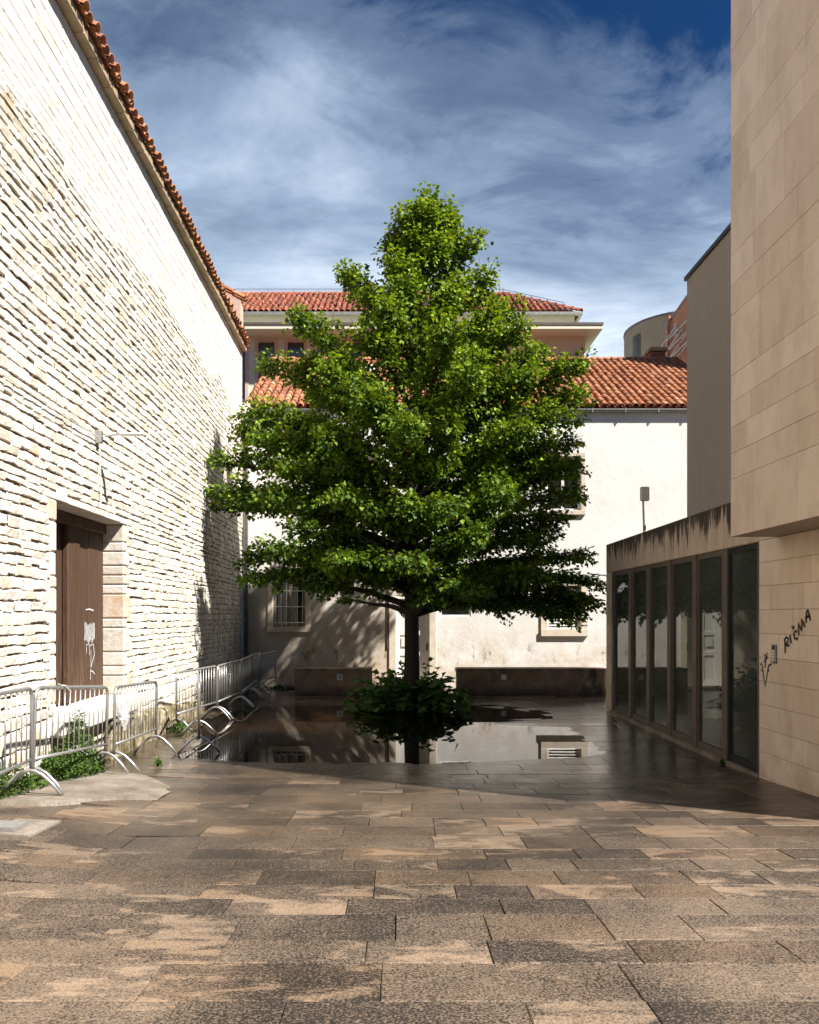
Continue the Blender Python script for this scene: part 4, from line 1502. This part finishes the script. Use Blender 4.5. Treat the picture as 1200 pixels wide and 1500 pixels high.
fr_ = lambda y_, z_: (XLW - 0.006, y_, z_)
letters = [
    [(909, 803), (908, 770), (907, 738)], [(904, 742), (914, 729), (923, 735), (921, 750), (910, 764)], [(911, 763), (920, 768), (927, 765)],
    [(929, 718), (932, 738), (936, 757)],
    [(963, 704), (953, 701), (948, 715), (951, 735), (960, 738), (967, 730)], [(939, 677), (945, 690), (950, 679)],
    [(972, 722), (969, 692), (968, 665), (979, 690), (983, 700), (985, 680), (984, 645), (992, 662), (999, 682)],
    [(1004, 664), (1004, 640), (1006, 615), (1012, 603), (1017, 622), (1024, 652)], [(1002, 641), (1012, 634), (1022, 633)],
]
gm = MB()
for st_ in letters:
    gm.add(*ribbon([rw(*p) for p in st_], 0.017, fr_))
tag(gm.build('lettering', M['graffiti'], CB), 'black sprayed word RICMA slanting up the stone')
gm = MB()
for st_ in ([(793, 855), (800, 850), (806, 862), (805, 885), (797, 878)], [(847, 853), (836, 855), (830, 868), (834, 888)],
            [(805, 868), (810, 910), (816, 957), (824, 915), (832, 858)], [(816, 870), (819, 845), (822, 812)], [(812, 826), (820, 832), (829, 818)], [(811, 806), (820, 818), (827, 800)], [(809, 838), (820, 845)]):
    gm.add(*ribbon([rw(*p) for p in st_], 0.012, fr_))
tag(gm.build('graffiti', M['graffiti'], CB), 'black sprayed plant-like doodle beside the intercom')
yi, zi = rw(861, 806)
IC = thing('intercom', 'small steel intercom plate on the sandy stone wall beside the black scrawl', 'intercom', (XLW - 0.01, yi, zi))
s_ = MB(); s_.box(XLW - 0.022, yi - 0.055, zi - 0.115, XLW - 0.0015, yi + 0.055, zi + 0.115, 0.006); s_.build('plate', M['zinc'], IC)
for k in range(4):
    s_ = MB(); s_.box(XLW - 0.027, yi - 0.03, zi - 0.085 + k * 0.035, XLW - 0.0225, yi + 0.03, zi - 0.06 + k * 0.035, 0.002); s_.build('button', M['plastic'], IC)
s_ = MB(); s_.box(XLW - 0.026, yi - 0.032, zi + 0.06, XLW - 0.0225, yi + 0.032, zi + 0.10, 0.002); s_.build('speaker_grille', M['black_metal'], IC)

# ------------------------------------------------------------------ glass pavilion
YP0, YP1, ZP = 9.98, 17.3, 3.68
GPV = thing('glass_pavilion', 'low pavilion with tall dark glass panes under a black streaked concrete fascia', 'pavilion', (XLW + 1, 13.6, 0))
s_ = MB(); s_.box(XLW, YP0, 3.05, XLW + 0.25, YP1, ZP, 0.012); s_.build('fascia', M['fascia'], GPV)
s_ = MB(); s_.box(XLW + 0.25, YP0, 3.3, 10.5, YP1, ZP - 0.08); s_.build('roof', M['fascia'], GPV)
for k in range(8):
    z0 = -0.1 + k * 0.394
    s_ = MB(); s_.box(XLW + 0.002, 16.93, z0 + 0.002, XLW + 0.45, YP1, z0 + 0.392, 0.004); s_.build('pillar_block', M['clad'], GPV)
post_y = [16.83, 15.58, 14.45, 13.33, 12.19, 11.06, 9.995]
for k, py_ in enumerate(post_y):
    w_ = 0.17 if 0 < k < 6 else 0.1
    s_ = MB(); s_.box(XLW + 0.006, py_ - w_ / 2 if k < 6 else py_ - 0.014, 0.09, XLW + 0.21, min(py_ + w_ / 2, 16.925), 3.049, 0.008)
    s_.build('post', M['brown_metal'], GPV)
for k in range(6):
    y1 = post_y[k] - (0.085 if k else 0.05); y0 = post_y[k + 1] + (0.085 if k < 5 else 0.02)
    s_ = MB()
    xg = XLW + 0.062
    s_.box(xg - 0.03, y0, 0.09, xg + 0.03, y0 + 0.045, 3.045); s_.box(xg - 0.03, y1 - 0.045, 0.09, xg + 0.03, y1, 3.045)
    s_.box(xg - 0.03, y0 + 0.045, 2.97, xg + 0.03, y1 - 0.045, 3.045); s_.box(xg - 0.03, y0 + 0.045, 0.09, xg + 0.03, y1 - 0.045, 0.19)
    fr = s_.build('window', M['black_metal' if k == 5 else 'brown_metal'], GPV)
    s_ = MB(); s_.box(xg - 0.004, y0 + 0.045, 0.19, xg + 0.004, y1 - 0.045, 2.97); s_.build('pane', M['glass'], fr)
s_ = MB(); s_.box(XLW - 0.03, YP0, -0.15, XLW + 0.3, 16.93, 0.088, 0.01); s_.build('kerb', M['slab'], GPV)
s_ = MB()
s_.box(XLW + 0.3, YP0, -0.1, 10.4, YP1, 0.02); s_.build('interior_floor', M['inside'], GPV)
s_ = MB(); s_.box(10.4, YP0, 0.0, 10.5, YP1, 3.3); s_.box(XLW + 0.46, YP1 - 0.15, 0.02, 10.4, YP1, 3.3); s_.build('interior_wall', M['inside'], GPV)
s_ = MB(); s_.box(XLW + 0.26, YP0 + 0.002, 3.22, 10.39, YP1 - 0.16, 3.298); s_.build('interior_ceiling', M['inside'], GPV)

AN = thing('antenna', 'white panel antenna on a thin pole above the pavilion roof', 'antenna', P(945, 778, 15.9))
Y_ = 15.9
s_ = MB(); a = P(938, 734, Y_); b2 = P(951, 713, Y_); s_.box(a[0], Y_ - 0.04, a[2], b2[0], Y_ + 0.04, b2[2], 0.02); s_.build('panel_box', M['plastic'], AN)
s_ = MB(); p0, p1 = P(945.5, 790, Y_), P(943.5, 730, Y_); s_.tube([(p0[0], Y_ + 0.06, ZP - 0.09), (p1[0], Y_ + 0.06, p1[2])], 0.021, 8); s_.build('pole', M['galv'], AN)
s_ = MB(); s_.box(p0[0] - 0.05, Y_ + 0.01, 3.6, p0[0] + 0.05, Y_ + 0.11, 3.66, 0.005); s_.tube([(p0[0], Y_ + 0.06, 3.85), (p0[0], Y_ + 0.06, 3.95)], 0.032, 8); s_.build('base_clamp', M['zinc'], AN)


# ------------------------------------------------------------------ foliage tools
def leaves_mesh(name, mat, Pp, Dd, Nn, Ls, Wd, col, parent=None, origin=None, fold=0.18):
    """one kite-shaped, slightly folded leaf per row: position, direction, normal, length, width"""
    n = len(Pp)
    Dd = Dd / np.linalg.norm(Dd, axis=1, keepdims=True)
    Sd = np.cross(Dd, Nn)
    Sd /= np.linalg.norm(Sd, axis=1, keepdims=True) + 1e-9
    Nn = np.cross(Sd, Dd)
    l_, w_ = Ls[:, None], Wd[:, None]
    V = np.empty((n, 4, 3), np.float32)
    V[:, 0] = Pp
    V[:, 1] = Pp + Dd * l_ * 0.42 + Sd * w_ * 0.5 + Nn * l_ * fold
    V[:, 2] = Pp + Dd * l_ - Nn * l_ * 0.15
    V[:, 3] = Pp + Dd * l_ * 0.42 - Sd * w_ * 0.5 + Nn * l_ * fold
    off = np.array(wloc(parent) if origin is None else origin, np.float32)
    V -= off
    me = bpy.data.meshes.new(name)
    me.vertices.add(4 * n)
    me.vertices.foreach_set('co', V.reshape(-1))
    base = (np.arange(n) * 4)[:, None]
    tri = np.concatenate([base + np.array([0, 1, 2]), base + np.array([0, 2, 3])], 1).reshape(-1)
    me.loops.add(6 * n)
    me.loops.foreach_set('vertex_index', tri.astype(np.int32))
    me.polygons.add(2 * n)
    me.polygons.foreach_set('loop_start', (np.arange(2 * n) * 3).astype(np.int32))
    at = me.attributes.new('rnd', 'FLOAT', 'FACE')
    at.data.foreach_set('value', np.repeat(col, 2).astype(np.float32))
    me.materials.append(mat)
    me.update()
    me.validate()
    o = bpy.data.objects.new(name, me)
    o.parent = parent
    COL.objects.link(o)
    return o


# ------------------------------------------------------------------ the linden
TY = 18.3
TX = (603 - VX) / F * TY
TREE = thing('linden_tree', 'bright green cone shaped linden standing in the puddle before the white house', 'tree', (TX, TY, 0))
SC = TY / F


def tz(py_):
    return CAMZ + (VY - py_) * SC


# crown outline read off the photo: height, reach to the left and right of the trunk line
prof = [(905, 60, 225), (885, 165, 275), (860, 240, 280), (830, 255, 265), (800, 235, 250), (760, 262, 225), (715, 288, 240), (660, 275, 240), (610, 240, 250), (560, 225, 245),
        (520, 190, 215), (480, 160, 150), (440, 130, 125), (400, 95, 108), (360, 58, 100), (330, 42, 80), (305, 18, 62), (280, -8, 34)]
pz = np.array([tz(p[0]) for p in prof]); pl_ = np.array([p[1] * SC for p in prof]); pr_ = np.array([p[2] * SC for p in prof])


def reach(th, z_):
    """crown radius towards azimuth th (0 = right, pi = left) at height z_"""
    l_ = np.interp(z_, pz, pl_); r_ = np.interp(z_, pz, pr_)
    c = math.cos(th)
    m_ = (l_ + r_) / 2 * 0.95
    return (m_ * (1 - abs(c)) + (r_ if c > 0 else l_) * abs(c)), m_


trunk = MB()
tp = [(TX, TY, -0.1), (TX, TY, 0.25), (TX + 0.01, TY, 1.2), (TX, TY, 2.4), (TX - 0.03, TY + 0.05, 4.0), (TX + 0.08, TY, 6.0), (TX + 0.2, TY, 8.2), (TX + 0.33, TY, 10.2), (TX + 0.4, TY, 11.8)]
trunk.tube(tp, [0.26, 0.195, 0.172, 0.162, 0.14, 0.13, 0.085, 0.045, 0.012], 12)
trunk.build('trunk', M['bark'], TREE, smooth=True)


def trunk_at(z_):
    for a, b2 in zip(tp, tp[1:]):
        if a[2] <= z_ <= b2[2]:
            t = (z_ - a[2]) / (b2[2] - a[2])
            return Vector([a[i] + (b2[i] - a[i]) * t for i in range(3)])
    return Vector(tp[-1])


limbs, twigs = MB(), MB()
LP, LDr, LN, LL, LC = [], [], [], [], []
tr_ = random.Random(5)


def shoot(base, d, L_, dens, young_lit, flat_=1.0):
    """a leafy twig: leaves set alternately along a slightly drooping path"""
    d = d.normalized()
    n = max(8, int(L_ * dens))
    droop = tr_.uniform(0.05, 0.35)
    side = d.cross(Vector((0, 0, 1)))
    if side.length < 0.1:
        side = Vector((tr_.uniform(-1, 1), tr_.uniform(-1, 1), 0.1))
    side.normalize()
    up = side.cross(d).normalized()
    for i in range(n):
        t = (i + tr_.random()) / n
        p = base + d * (L_ * t) - Vector((0, 0, droop * L_ * t * t))
        sg = 1 if i % 2 else -1
        spread = (0.10 + 0.20 * L_ * (1 - 0.6 * t))
        a = tr_.gauss(0, 0.85 * flat_)
        q = side * (sg * math.cos(a)) + up * math.sin(a)
        p = p + q * (spread * tr_.random() ** 0.6)
        ld = d * tr_.uniform(0.1, 0.9) + q * tr_.uniform(0.4, 1.0) + Vector((0, 0, tr_.uniform(-0.75, 0.1)))
        nn = Vector((0, 0, 1.0)) + q * 0.40 + Vector((tr_.gauss(0, .45), tr_.gauss(0, .45), tr_.gauss(0, .3)))
        LP.append(p); LDr.append(ld); LN.append(nn)
        LL.append(tr_.uniform(0.078, 0.135) * (0.85 if t > 0.85 else 1))
        LC.append(min(1, max(0, tr_.gauss(0.30, 0.13) + young_lit * (0.75 if t > 0.6 else 0.25) * tr_.random())))


def limb(z0, th, zt_, R_, r0, dens=1.0):
    b = trunk_at(z0)
    tip = Vector((TX + R_ * math.cos(th), TY + R_ * math.sin(th), zt_))
    if zt_ > 8:
        tip.x += 0.35 * (zt_ - 8) / 4
    mid = b.lerp(tip, 0.5) + Vector((0, 0, 0.10 * R_ + tr_.uniform(-0.1, 0.15)))
    pts = []
    for i in range(9):
        t = i / 8
        p = b * (1 - t) ** 2 + mid * 2 * t * (1 - t) + tip * t * t
        p += Vector((nz(t * 3, z0, th) * 0.10, nz(t * 3, z0 + 7, th) * 0.10, nz(t * 3, z0 + 13, th) * 0.08)) * (t * 2)
        pts.append(p)
    limbs.tube(pts, [r0 * (1 - 0.88 * i / 8) for i in range(9)], 6)
    Lm = (tip - b).length
    nt_ = int((6 + Lm * 5.2) * dens)
    out = Vector((math.cos(th), math.sin(th), 0))
    sd_ = Vector((-math.sin(th), math.cos(th), 0))
    hfrac = (zt_ - 2.2) / 9.5
    for k in range(nt_):
        t = 0.28 + 0.72 * (k + tr_.random()) / nt_
        i = min(7, int(t * 8)); f_ = t * 8 - i
        p = pts[i].lerp(pts[i + 1], f_)
        sg = tr_.choice((-1, 1))
        rise = tr_.uniform(-0.14, 0.20) + 1.9 * hfrac * tr_.random() + (0.8 * tr_.random() if t > 0.7 and hfrac > 0.3 else 0)
        dv = out * tr_.uniform(0.35, 1.0) + sd_ * sg * tr_.uniform(0.1, 1.0) * (1.2 - 0.5 * t) + Vector((0, 0, rise))
        Ls_ = tr_.uniform(0.45, 0.95) * (1.15 - 0.35 * t) * min(1.0, 0.45 + Lm / 4)
        pe = p + dv.normalized() * Ls_
        twigs.tube([p, p.lerp(pe, 0.6), pe], [0.012, 0.008, 0.004], 3, False)
        shoot(p, dv, Ls_, 74, 0.05 + 1.15 * hfrac, 0.45 + 0.75 * min(1, hfrac * 1.6))  # paler up the crown: young tips, plus lower shade painted into leaf colour
    dv = (pts[-1] - pts[-3]).normalized() + Vector((0, 0, 0.15 + 0.6 * hfrac))
    shoot(pts[-1] - dv.normalized() * 0.15, dv, 0.6, 70, 0.15 + 1.05 * hfrac)
    if hfrac > 0.28:                                # upright plume at the end of the upper limbs
        for k in range(5):
            b_ = pts[7 - k // 2]
            dv = Vector((tr_.gauss(0, 0.22), tr_.gauss(0, 0.22), 1.0)) + out * 0.12
            L_ = tr_.uniform(0.5, 1.0)
            twigs.tube([b_, b_ + dv.normalized() * L_ * 0.9], [0.01, 0.004], 3, False)
            shoot(b_, dv, L_, 62, 1.1)


NL = 58
for i in range(NL):
    u = (i + 0.5) / NL
    zt_ = 2.35 + 8.9 * u ** 1.12
    th = i * 2.39996 + tr_.uniform(-0.3, 0.3)
    rc, _ = reach(th, zt_)
    rc = max(0.22, rc * tr_.uniform(0.74, 0.98) - 0.35 - 0.28 * smooth(0.55, 0.85, u))
    z0 = zt_ - (0.10 + 0.55 * u) * rc - 0.15
    z0 = max(2.15, z0)
    limb(z0, th, zt_, rc, 0.03 + 0.022 * rc, 1.0)
# limbs that make the outline of this tree: tips as (pixel x, pixel y, offset towards or away from the camera)
for (x_, y_, dy_, rise) in ((510, 412, 0.5, 1.5), (447, 478, -0.3, 1.4), (395, 545, 0.3, 0.9), (372, 610, -0.2, 0.7), (335, 680, 0.2, 0.4), (322, 722, -0.3, 0.3), (370, 820, 0.3, 0.1), (380, 845, -0.8, 0.0),
                            (705, 420, 0.3, 1.4), (735, 465, -0.4, 1.2), (785, 525, 0.2, 1.2), (835, 540, -0.2, 1.1), (845, 590, 0.3, 0.8), (820, 615, -0.5, 0.6), (835, 730, 0.0, 0.3), (845, 815, 0.3, 0.2), (862, 882, -0.1, -0.3),
                            (800, 895, -0.7, -0.35), (720, 890, -1.2, -0.35), (830, 905, 0.5, -0.4), (690, 865, -2.4, -0.2), (750, 850, -2.2, -0.1), (600, 820, -3.2, 0.1), (500, 820, -2.9, 0.1), (430, 805, -1.9, 0.1),
                            (575, 360, 0.2, 1.2), (600, 330, -0.1, 1.3), (660, 330, 0.1, 1.3), (688, 365, 0.1, 1.2), (590, 430, -0.9, 1.3), (640, 470, -1.3, 1.2), (540, 500, -1.5, 1.1), (700, 540, -1.8, 1.0), (560, 600, -2.3, 0.9),
                            (838, 655, 0.1, 0.6), (842, 695, -0.2, 0.5), (815, 680, 0.5, 0.5), (800, 760, -0.6, 0.3), (360, 640, 0.2, 0.5), (345, 745, 0.6, 0.2), (400, 660, -0.8, 0.5), (860, 850, -0.4, 0.0), (780, 800, -1.3, 0.1), (480, 640, -2.2, 0.8), (660, 640, -2.6, 0.6), (760, 640, -1.8, 0.6), (500, 730, -2.9, 0.4), (640, 740, -3.1, 0.3), (740, 730, -2.4, 0.3), (410, 720, -1.9, 0.4)):
    Yt = TY + dy_
    p_ = P(x_, y_, Yt)
    dx_, dyy = p_[0] - TX, dy_
    R_ = math.hypot(dx_, dyy)
    zt_ = p_[2]
    if zt_ > 8:
        dx_ -= 0.35 * (zt_ - 8) / 4
        R_ = math.hypot(dx_, dyy)
    limb(min(11.0, max(2.3, zt_ - rise * 0.55 * R_ - 0.2)), math.atan2(dyy, dx_), zt_, R_, 0.035 + 0.02 * R_, 1.05)
for k in range(26):                                 # leader and the plumes round it
    zz = 10.2 + 1.7 * k / 26
    th = k * 2.4
    b = trunk_at(zz)
    shoot(b, Vector((math.cos(th) * 0.7, math.sin(th) * 0.7, 1.0)), 0.75 - 0.35 * k / 26, 60, 0.9)
limbs.build('limbs', M['bark'], TREE, smooth=True)
tag(twigs.build('twigs', M['bark'], TREE), kind='stuff')
LPn, LDn, LNn = np.array([tuple(p) for p in LP]), np.array([tuple(p) for p in LDr]), np.array([tuple(p) for p in LN])
LLn, LCn = np.array(LL), np.array(LC)
keep = LPn[:, 2] > np.where(LPn[:, 0] < TX - 0.3, tz(868) + 0.22 * np.sin(LPn[:, 0] * 4.3 + LPn[:, 1] * 2.1), 1.75)
crown = leaves_mesh('crown', M['leaf'], LPn[keep], LDn[keep], LNn[keep], LLn[keep], LLn[keep] * 0.92, LCn[keep], TREE)
tag(crown, kind='stuff')
print('leaves', int(keep.sum()))

# broad-leaved suckers round the foot of the trunk
BS = thing('sucker_shrub', 'dark broad leaved shrub of suckers round the foot of the linden trunk', 'shrub', (TX, TY, 0))
lm = MB()
lm.add([(0, 0, 0), (0.42, 0.30, 0.05), (0.50, 0.72, 0.03), (0, 1.05, -0.10), (-0.50, 0.72, 0.03), (-0.42, 0.30, 0.05), (0, 0.5, -0.02)],
       [(0, 1, 6), (1, 2, 6), (2, 3, 6), (3, 4, 6), (4, 5, 6), (5, 0, 6)])
leaf_me = lm.mesh('leaf', M['shoot_leaf'], smooth=False)
br = random.Random(3)
small = [[], [], [], [], []]
stems = MB()
cand = []
for s in range(150):
    th = br.uniform(0, 2 * math.pi)
    el = br.uniform(0.12, 1.0) if s % 5 else br.uniform(1.0, 1.4)
    L_ = br.uniform(0.9, 1.5) * (1.0 if el < 1.0 else br.choice((0.75, 0.8, 1.05)))
    d = Vector((math.cos(th) * math.cos(el), math.sin(th) * math.cos(el), math.sin(el)))
    b = Vector((TX + 0.22 * math.cos(th), TY + 0.22 * math.sin(th), 0.03))
    pts = [b + d * (L_ * t) - Vector((0, 0, 0.28 * L_ * t * t)) for t in (0, 0.33, 0.66, 1.0)]
    pts = [Vector((p.x, p.y, max(p.z, 0.06))) for p in pts]
    stems.tube(pts, [0.012, 0.009, 0.006, 0.003], 4, False)
    for k in range(11):
        t = 0.25 + 0.75 * k / 10
        i = min(2, int(t * 3)); p = pts[i].lerp(pts[i + 1], t * 3 - i)
        ld = d * 0.5 + Vector((br.gauss(0, .6), br.gauss(0, .6), br.uniform(-0.7, 0.1)))
        cand.append((p, ld.normalized(), br.uniform(0.13, 0.22)))
cand.sort(key=lambda c: c[0].y - 0.5 * c[0].z)
for i, (p, ld, s) in enumerate(cand):
    rz = math.atan2(-ld.x, ld.y)
    rx = math.asin(max(-1, min(1, ld.z)))
    if i < 290:
        inst('leaf', leaf_me, BS, p, (rx, br.uniform(-0.5, 0.5), rz), (s, s, s))
    else:
        small[0].append(tuple(p)); small[1].append(tuple(ld)); small[2].append((br.gauss(0, .4), br.gauss(0, .4), 1)); small[3].append(s); small[4].append(br.random() * 0.5)
stems.build('stems', M['bark'], BS)
o = leaves_mesh('inner_leaves', M['shoot_leaf'], *[np.array(a_) for a_ in small[:4]], np.array(small[3]) * 0.9, np.array(small[4]), BS)
tag(o, kind='stuff')


# ------------------------------------------------------------------ weeds along the wall
def weed_clump(name, label, cat, cx, cy, rx_, ry_, h_, n, ls, seed, zb=None):
    r_ = np.random.default_rng(seed)
    th = r_.uniform(0, 2 * np.pi, n); q = np.sqrt(r_.random(n))
    x_ = cx + rx_ * q * np.cos(th); y_ = cy + ry_ * q * np.sin(th)
    top = h_ * (1 - 0.75 * q ** 2) * (0.7 + 0.5 * np.sin(x_ * 9) * np.cos(y_ * 7))
    z0 = np.array([max(g(a_, b_), apron_h(a_, b_) if 7.6 < b_ < 10.2 and a_ < -2.4 else -9) for a_, b_ in zip(x_, y_)]) if zb is None else np.full(n, zb)
    z_ = z0 + top * r_.random(n) ** 0.7
    t_ = thing(name, label, cat, (cx, cy, float(z0.mean())))
    D_ = np.stack([r_.normal(0, 1, n), r_.normal(0, 1, n), r_.normal(0.5, 0.5, n)], 1)
    N_2 = np.stack([r_.normal(0.3, .5, n), r_.normal(-0.2, .5, n), np.ones(n)], 1)
    L_ = r_.uniform(0.6, 1.3, n) * ls
    o_ = leaves_mesh('foliage', M['weed'], np.stack([x_, y_, z_], 1), D_, N_2, L_, L_ * 0.5, r_.random(n) * 0.8, t_)
    o_['kind'] = 'stuff'
    st_ = MB()
    for k in range(14):
        i_ = int(r_.integers(n))
        st_.tube([(x_[i_] * .5 + cx * .5, y_[i_] * .5 + cy * .5, z0[i_]), (x_[i_], y_[i_], z0[i_] + top[i_])], [0.006, 0.002], 4, False)
    st_.build('stems', M['weed'], t_)


weed_clump('weed_bush', 'bushy green weeds at the wall foot below the brown door', 'weeds', wx(9.9) + 0.24, 9.75, 0.26, 0.75, 0.72, 3600, 0.05, 1)
weed_clump('weed_bush', 'low green weeds behind the nearest barrier at the left edge', 'weeds', wx(8.4) + 0.20, 8.3, 0.20, 0.75, 0.30, 1500, 0.045, 2)
weed_clump('weed_tuft', 'tiny weed tuft growing alone in a joint of the pale paving', 'weeds', P(236, 1127, 11.0)[0], 10.9, 0.05, 0.05, 0.12, 70, 0.05, 3)
weed_clump('weed_tuft', 'small weeds at the foot of the mossy plinth beyond the door', 'weeds', wx(14.6) + 0.3, 14.6, 0.12, 0.5, 0.2, 300, 0.05, 4)
weed_clump('weed_tuft', 'green fringe of weeds under the house wall by the last barrier', 'weeds', -3.3, 22.6, 0.9, 0.12, 0.13, 700, 0.05, 5)
weed_clump('weed_tuft', 'dry weeds sprouting on the streaked pavilion roof edge', 'weeds', XLW + 0.35, 12.7, 0.1, 0.7, 0.20, 60, 0.04, 6, ZP - 0.03)
weed_clump('weed_tuft', 'little weed at the kerb under the glass panes', 'weeds', XLW - 0.04, 11.0, 0.03, 0.08, 0.1, 60, 0.04, 7)

# ------------------------------------------------------------------ crowd barriers
BL, BH = 2.0, 1.1


def make_barrier(label, loc, rz):
    t = thing('crowd_barrier', label, 'barrier', loc, rz, 'steel crowd barriers along the stone wall')
    L2 = BL / 2
    rc = 0.11
    pts = [(-L2, 0, 0.24)]
    pts += [(-L2 + rc - rc * math.cos(a), 0, BH - rc + rc * math.sin(a)) for a in [math.pi / 2 * k / 5 for k in range(6)]]
    pts += [(L2 - rc + rc * math.sin(a), 0, BH - rc + rc * math.cos(a)) for a in [math.pi / 2 * k / 5 for k in range(6)]]
    pts.append((L2, 0, 0.24))
    m_ = MB(); m_.tube(pts, 0.0205, 8); m_.build('frame', M['galv'], t, smooth=True, local=True)
    m_ = MB(); m_.tube([(-L2, 0, 0.37), (L2, 0, 0.37)], 0.018, 8); m_.build('bottom_rail', M['galv'], t, smooth=True, local=True)
    m_ = MB(); m_.tube([(0, 0, 0.37), (0, 0, BH - 0.012)], 0.0075, 6)
    bar_me = m_.mesh('bar', M['galv'], smooth=True)
    for k in range(13):
        o_ = bpy.data.objects.new('bar', bar_me); o_.parent = t; o_.location = (-L2 + BL * (k + 1) / 14, 0, 0); COL.objects.link(o_)
    for sx in (-1, 1):
        x_ = sx * (L2 - 0.045)
        fp = [(x_, -0.31, 0.018), (x_, -0.22, 0.13), (x_, -0.12, 0.225), (x_, -0.05, 0.262), (x_, 0, 0.27), (x_, 0.05, 0.262), (x_, 0.12, 0.225), (x_, 0.22, 0.13), (x_, 0.31, 0.018)]
        m_ = MB(); m_.tube(fp, 0.0185, 8); m_.build('foot', M['galv'], t, smooth=True, local=True)
    return t


def copy_thing(o, label, loc, rz):
    c = o.copy(); COL.objects.link(c)
    c['label'] = label; c.location = loc; c.rotation_euler = (0, 0, rz)
    for ch_ in list(o.children):
        k = ch_.copy(); COL.objects.link(k); k.parent = c
    return c


BAR = [  # near end x, y; far end x, y; label
    ((-3.50, 6.02), (-3.735, 7.98), 'barrier cut off by the left edge of the picture, the nearest of the row'),
    ((-3.735, 8.05), (-3.73, 9.95), 'barrier in front of the weeds below the brown door'),
    ((-3.62, 10.0), (-3.70, 12.0), 'barrier with a crumpled plastic bag on its near post'),
    ((-3.03, 11.95), (-3.52, 13.85), 'barrier turned edge-on into the puddle away from the row'),
    ((-3.93, 13.95), (-3.68, 15.9), 'barrier by the mossy plinth behind the edge-on one'),
    ((-3.66, 15.95), (-3.60, 17.9), 'barrier standing in the puddle right behind the edge-on one, its feet mirrored'),
    ((-3.60, 17.95), (-3.70, 19.9), 'narrow looking barrier near the tree shadow on the wall'),
    ((-3.72, 19.75), (-3.80, 21.6), 'barrier near the downpipe in the wall corner, second from the far end'),
    ((-3.60, 20.35), (-3.47, 22.25), 'farthest barrier, standing against the shaded house wall'),
]


def gl_(x_, y_):
    z_ = g(x_, y_)
    if 7.6 < y_ < 10.4 and x_ < -2.6:
        z_ = max(z_, apron_h(x_, y_))
    return z_


proto = None
for (a, b2, lab) in BAR:
    za, zb = gl_(*a), gl_(*b2)
    if a[1] < 7:
        za = 0.33
    mx, my, mz = (a[0] + b2[0]) / 2, (a[1] + b2[1]) / 2, (za + zb) / 2
    rz = math.atan2(b2[1] - a[1], b2[0] - a[0])
    if proto is None:
        proto = o = make_barrier(lab, (mx, my, mz), rz)
    else:
        o = copy_thing(proto, lab, (mx, my, mz), rz)
    o.rotation_euler = (0, -math.atan2(zb - za, math.hypot(b2[0] - a[0], b2[1] - a[1])), rz)

# torn plastic bag hooked on a post, and a loose tie on the rail
bag = MB()
bx, by, bz = -3.615, 10.25, gl_(-3.62, 10.2) + 0.72
nu, nv = 9, 10
Vb = []
for j in range(nv + 1):
    v = j / nv
    for i in range(nu):
        a = 2 * math.pi * i / nu
        rr2 = (0.05 + 0.10 * math.sin(math.pi * min(1, v * 1.1)) ** 0.8) * (1 + 0.35 * nz(i * 1.7, j * 0.9, 4))
        Vb.append((bx + 0.028 + 0.35 * rr2 * math.cos(a), by + 0.05 + 1.0 * rr2 * math.sin(a), bz + 0.17 - 0.36 * v + 0.03 * nz(i * 1.3, j * 1.1, 8)))
bag.add(Vb, [(j * nu + i, j * nu + (i + 1) % nu, (j + 1) * nu + (i + 1) % nu, (j + 1) * nu + i) for j in range(nv) for i in range(nu)])
mbag, ntb, bb_ = new_mat('thin clear plastic film')
bb_.inputs['Base Color'].default_value = (0.75, 0.74, 0.72, 1)
bb_.inputs['Roughness'].default_value = 0.25
trb = node(ntb, 'ShaderNodeBsdfTransparent', {'Color': (0.95, 0.95, 0.95, 1)})
mxb = node(ntb, 'ShaderNodeMixShader', {0: ramp(ntb, noise_(ntb, pos(ntb), 18, 4), [(0.4, 0.25), (0.6, 0.7)]), 1: trb.outputs[0], 2: bb_.outputs[0]})
link(ntb, mxb, ntb.nodes['Material Output'].inputs['Surface'])
tag(bag.build('plastic_bag', mbag), 'crumpled clear plastic bag hanging on a barrier post', 'plastic bag')
ty = MB()
tzv = gl_(-3.73, 8.7) + 1.115
ty.tube([(-3.76, 8.72, tzv - 0.03), (-3.735, 8.7, tzv + 0.005), (-3.70, 8.74, tzv - 0.005), (-3.69, 8.86, tzv - 0.09)], 0.006, 5)
ty.tube([(-3.72, 8.70, tzv), (-3.70, 8.55, tzv + 0.03)], 0.005, 5)
tag(ty.build('cable_tie', M['white_paint']), 'loose white tie wrapped round a barrier top rail', 'cable tie')

# small access cover set in pale stone at the left edge
CV = thing('access_cover', 'pale metal access cover in a light stone slab at the left edge', 'cover', (-3.35, 6.55, g(-3.35, 6.55)))
s_ = MB()
def flat(mb, x0, y0, x1, y1, up, th=0.03):
    q = [(x0, y0), (x1, y0), (x1, y1), (x0, y1)]
    V = [(x, y_, g(x, y_) + up) for x, y_ in q] + [(x, y_, g(x, y_) + up - th) for x, y_ in q]
    mb.add(V, [(0, 1, 2, 3), (4, 5, 1, 0), (5, 6, 2, 1), (6, 7, 3, 2), (7, 4, 0, 3)])
flat(s_, -3.75, 6.35, -2.98, 6.95, 0.012); s_.build('surround_slab', M['slab'], CV)
s_ = MB(); flat(s_, -3.6, 6.45, -3.16, 6.72, 0.034); s_.build('lid', M['galv'], CV)
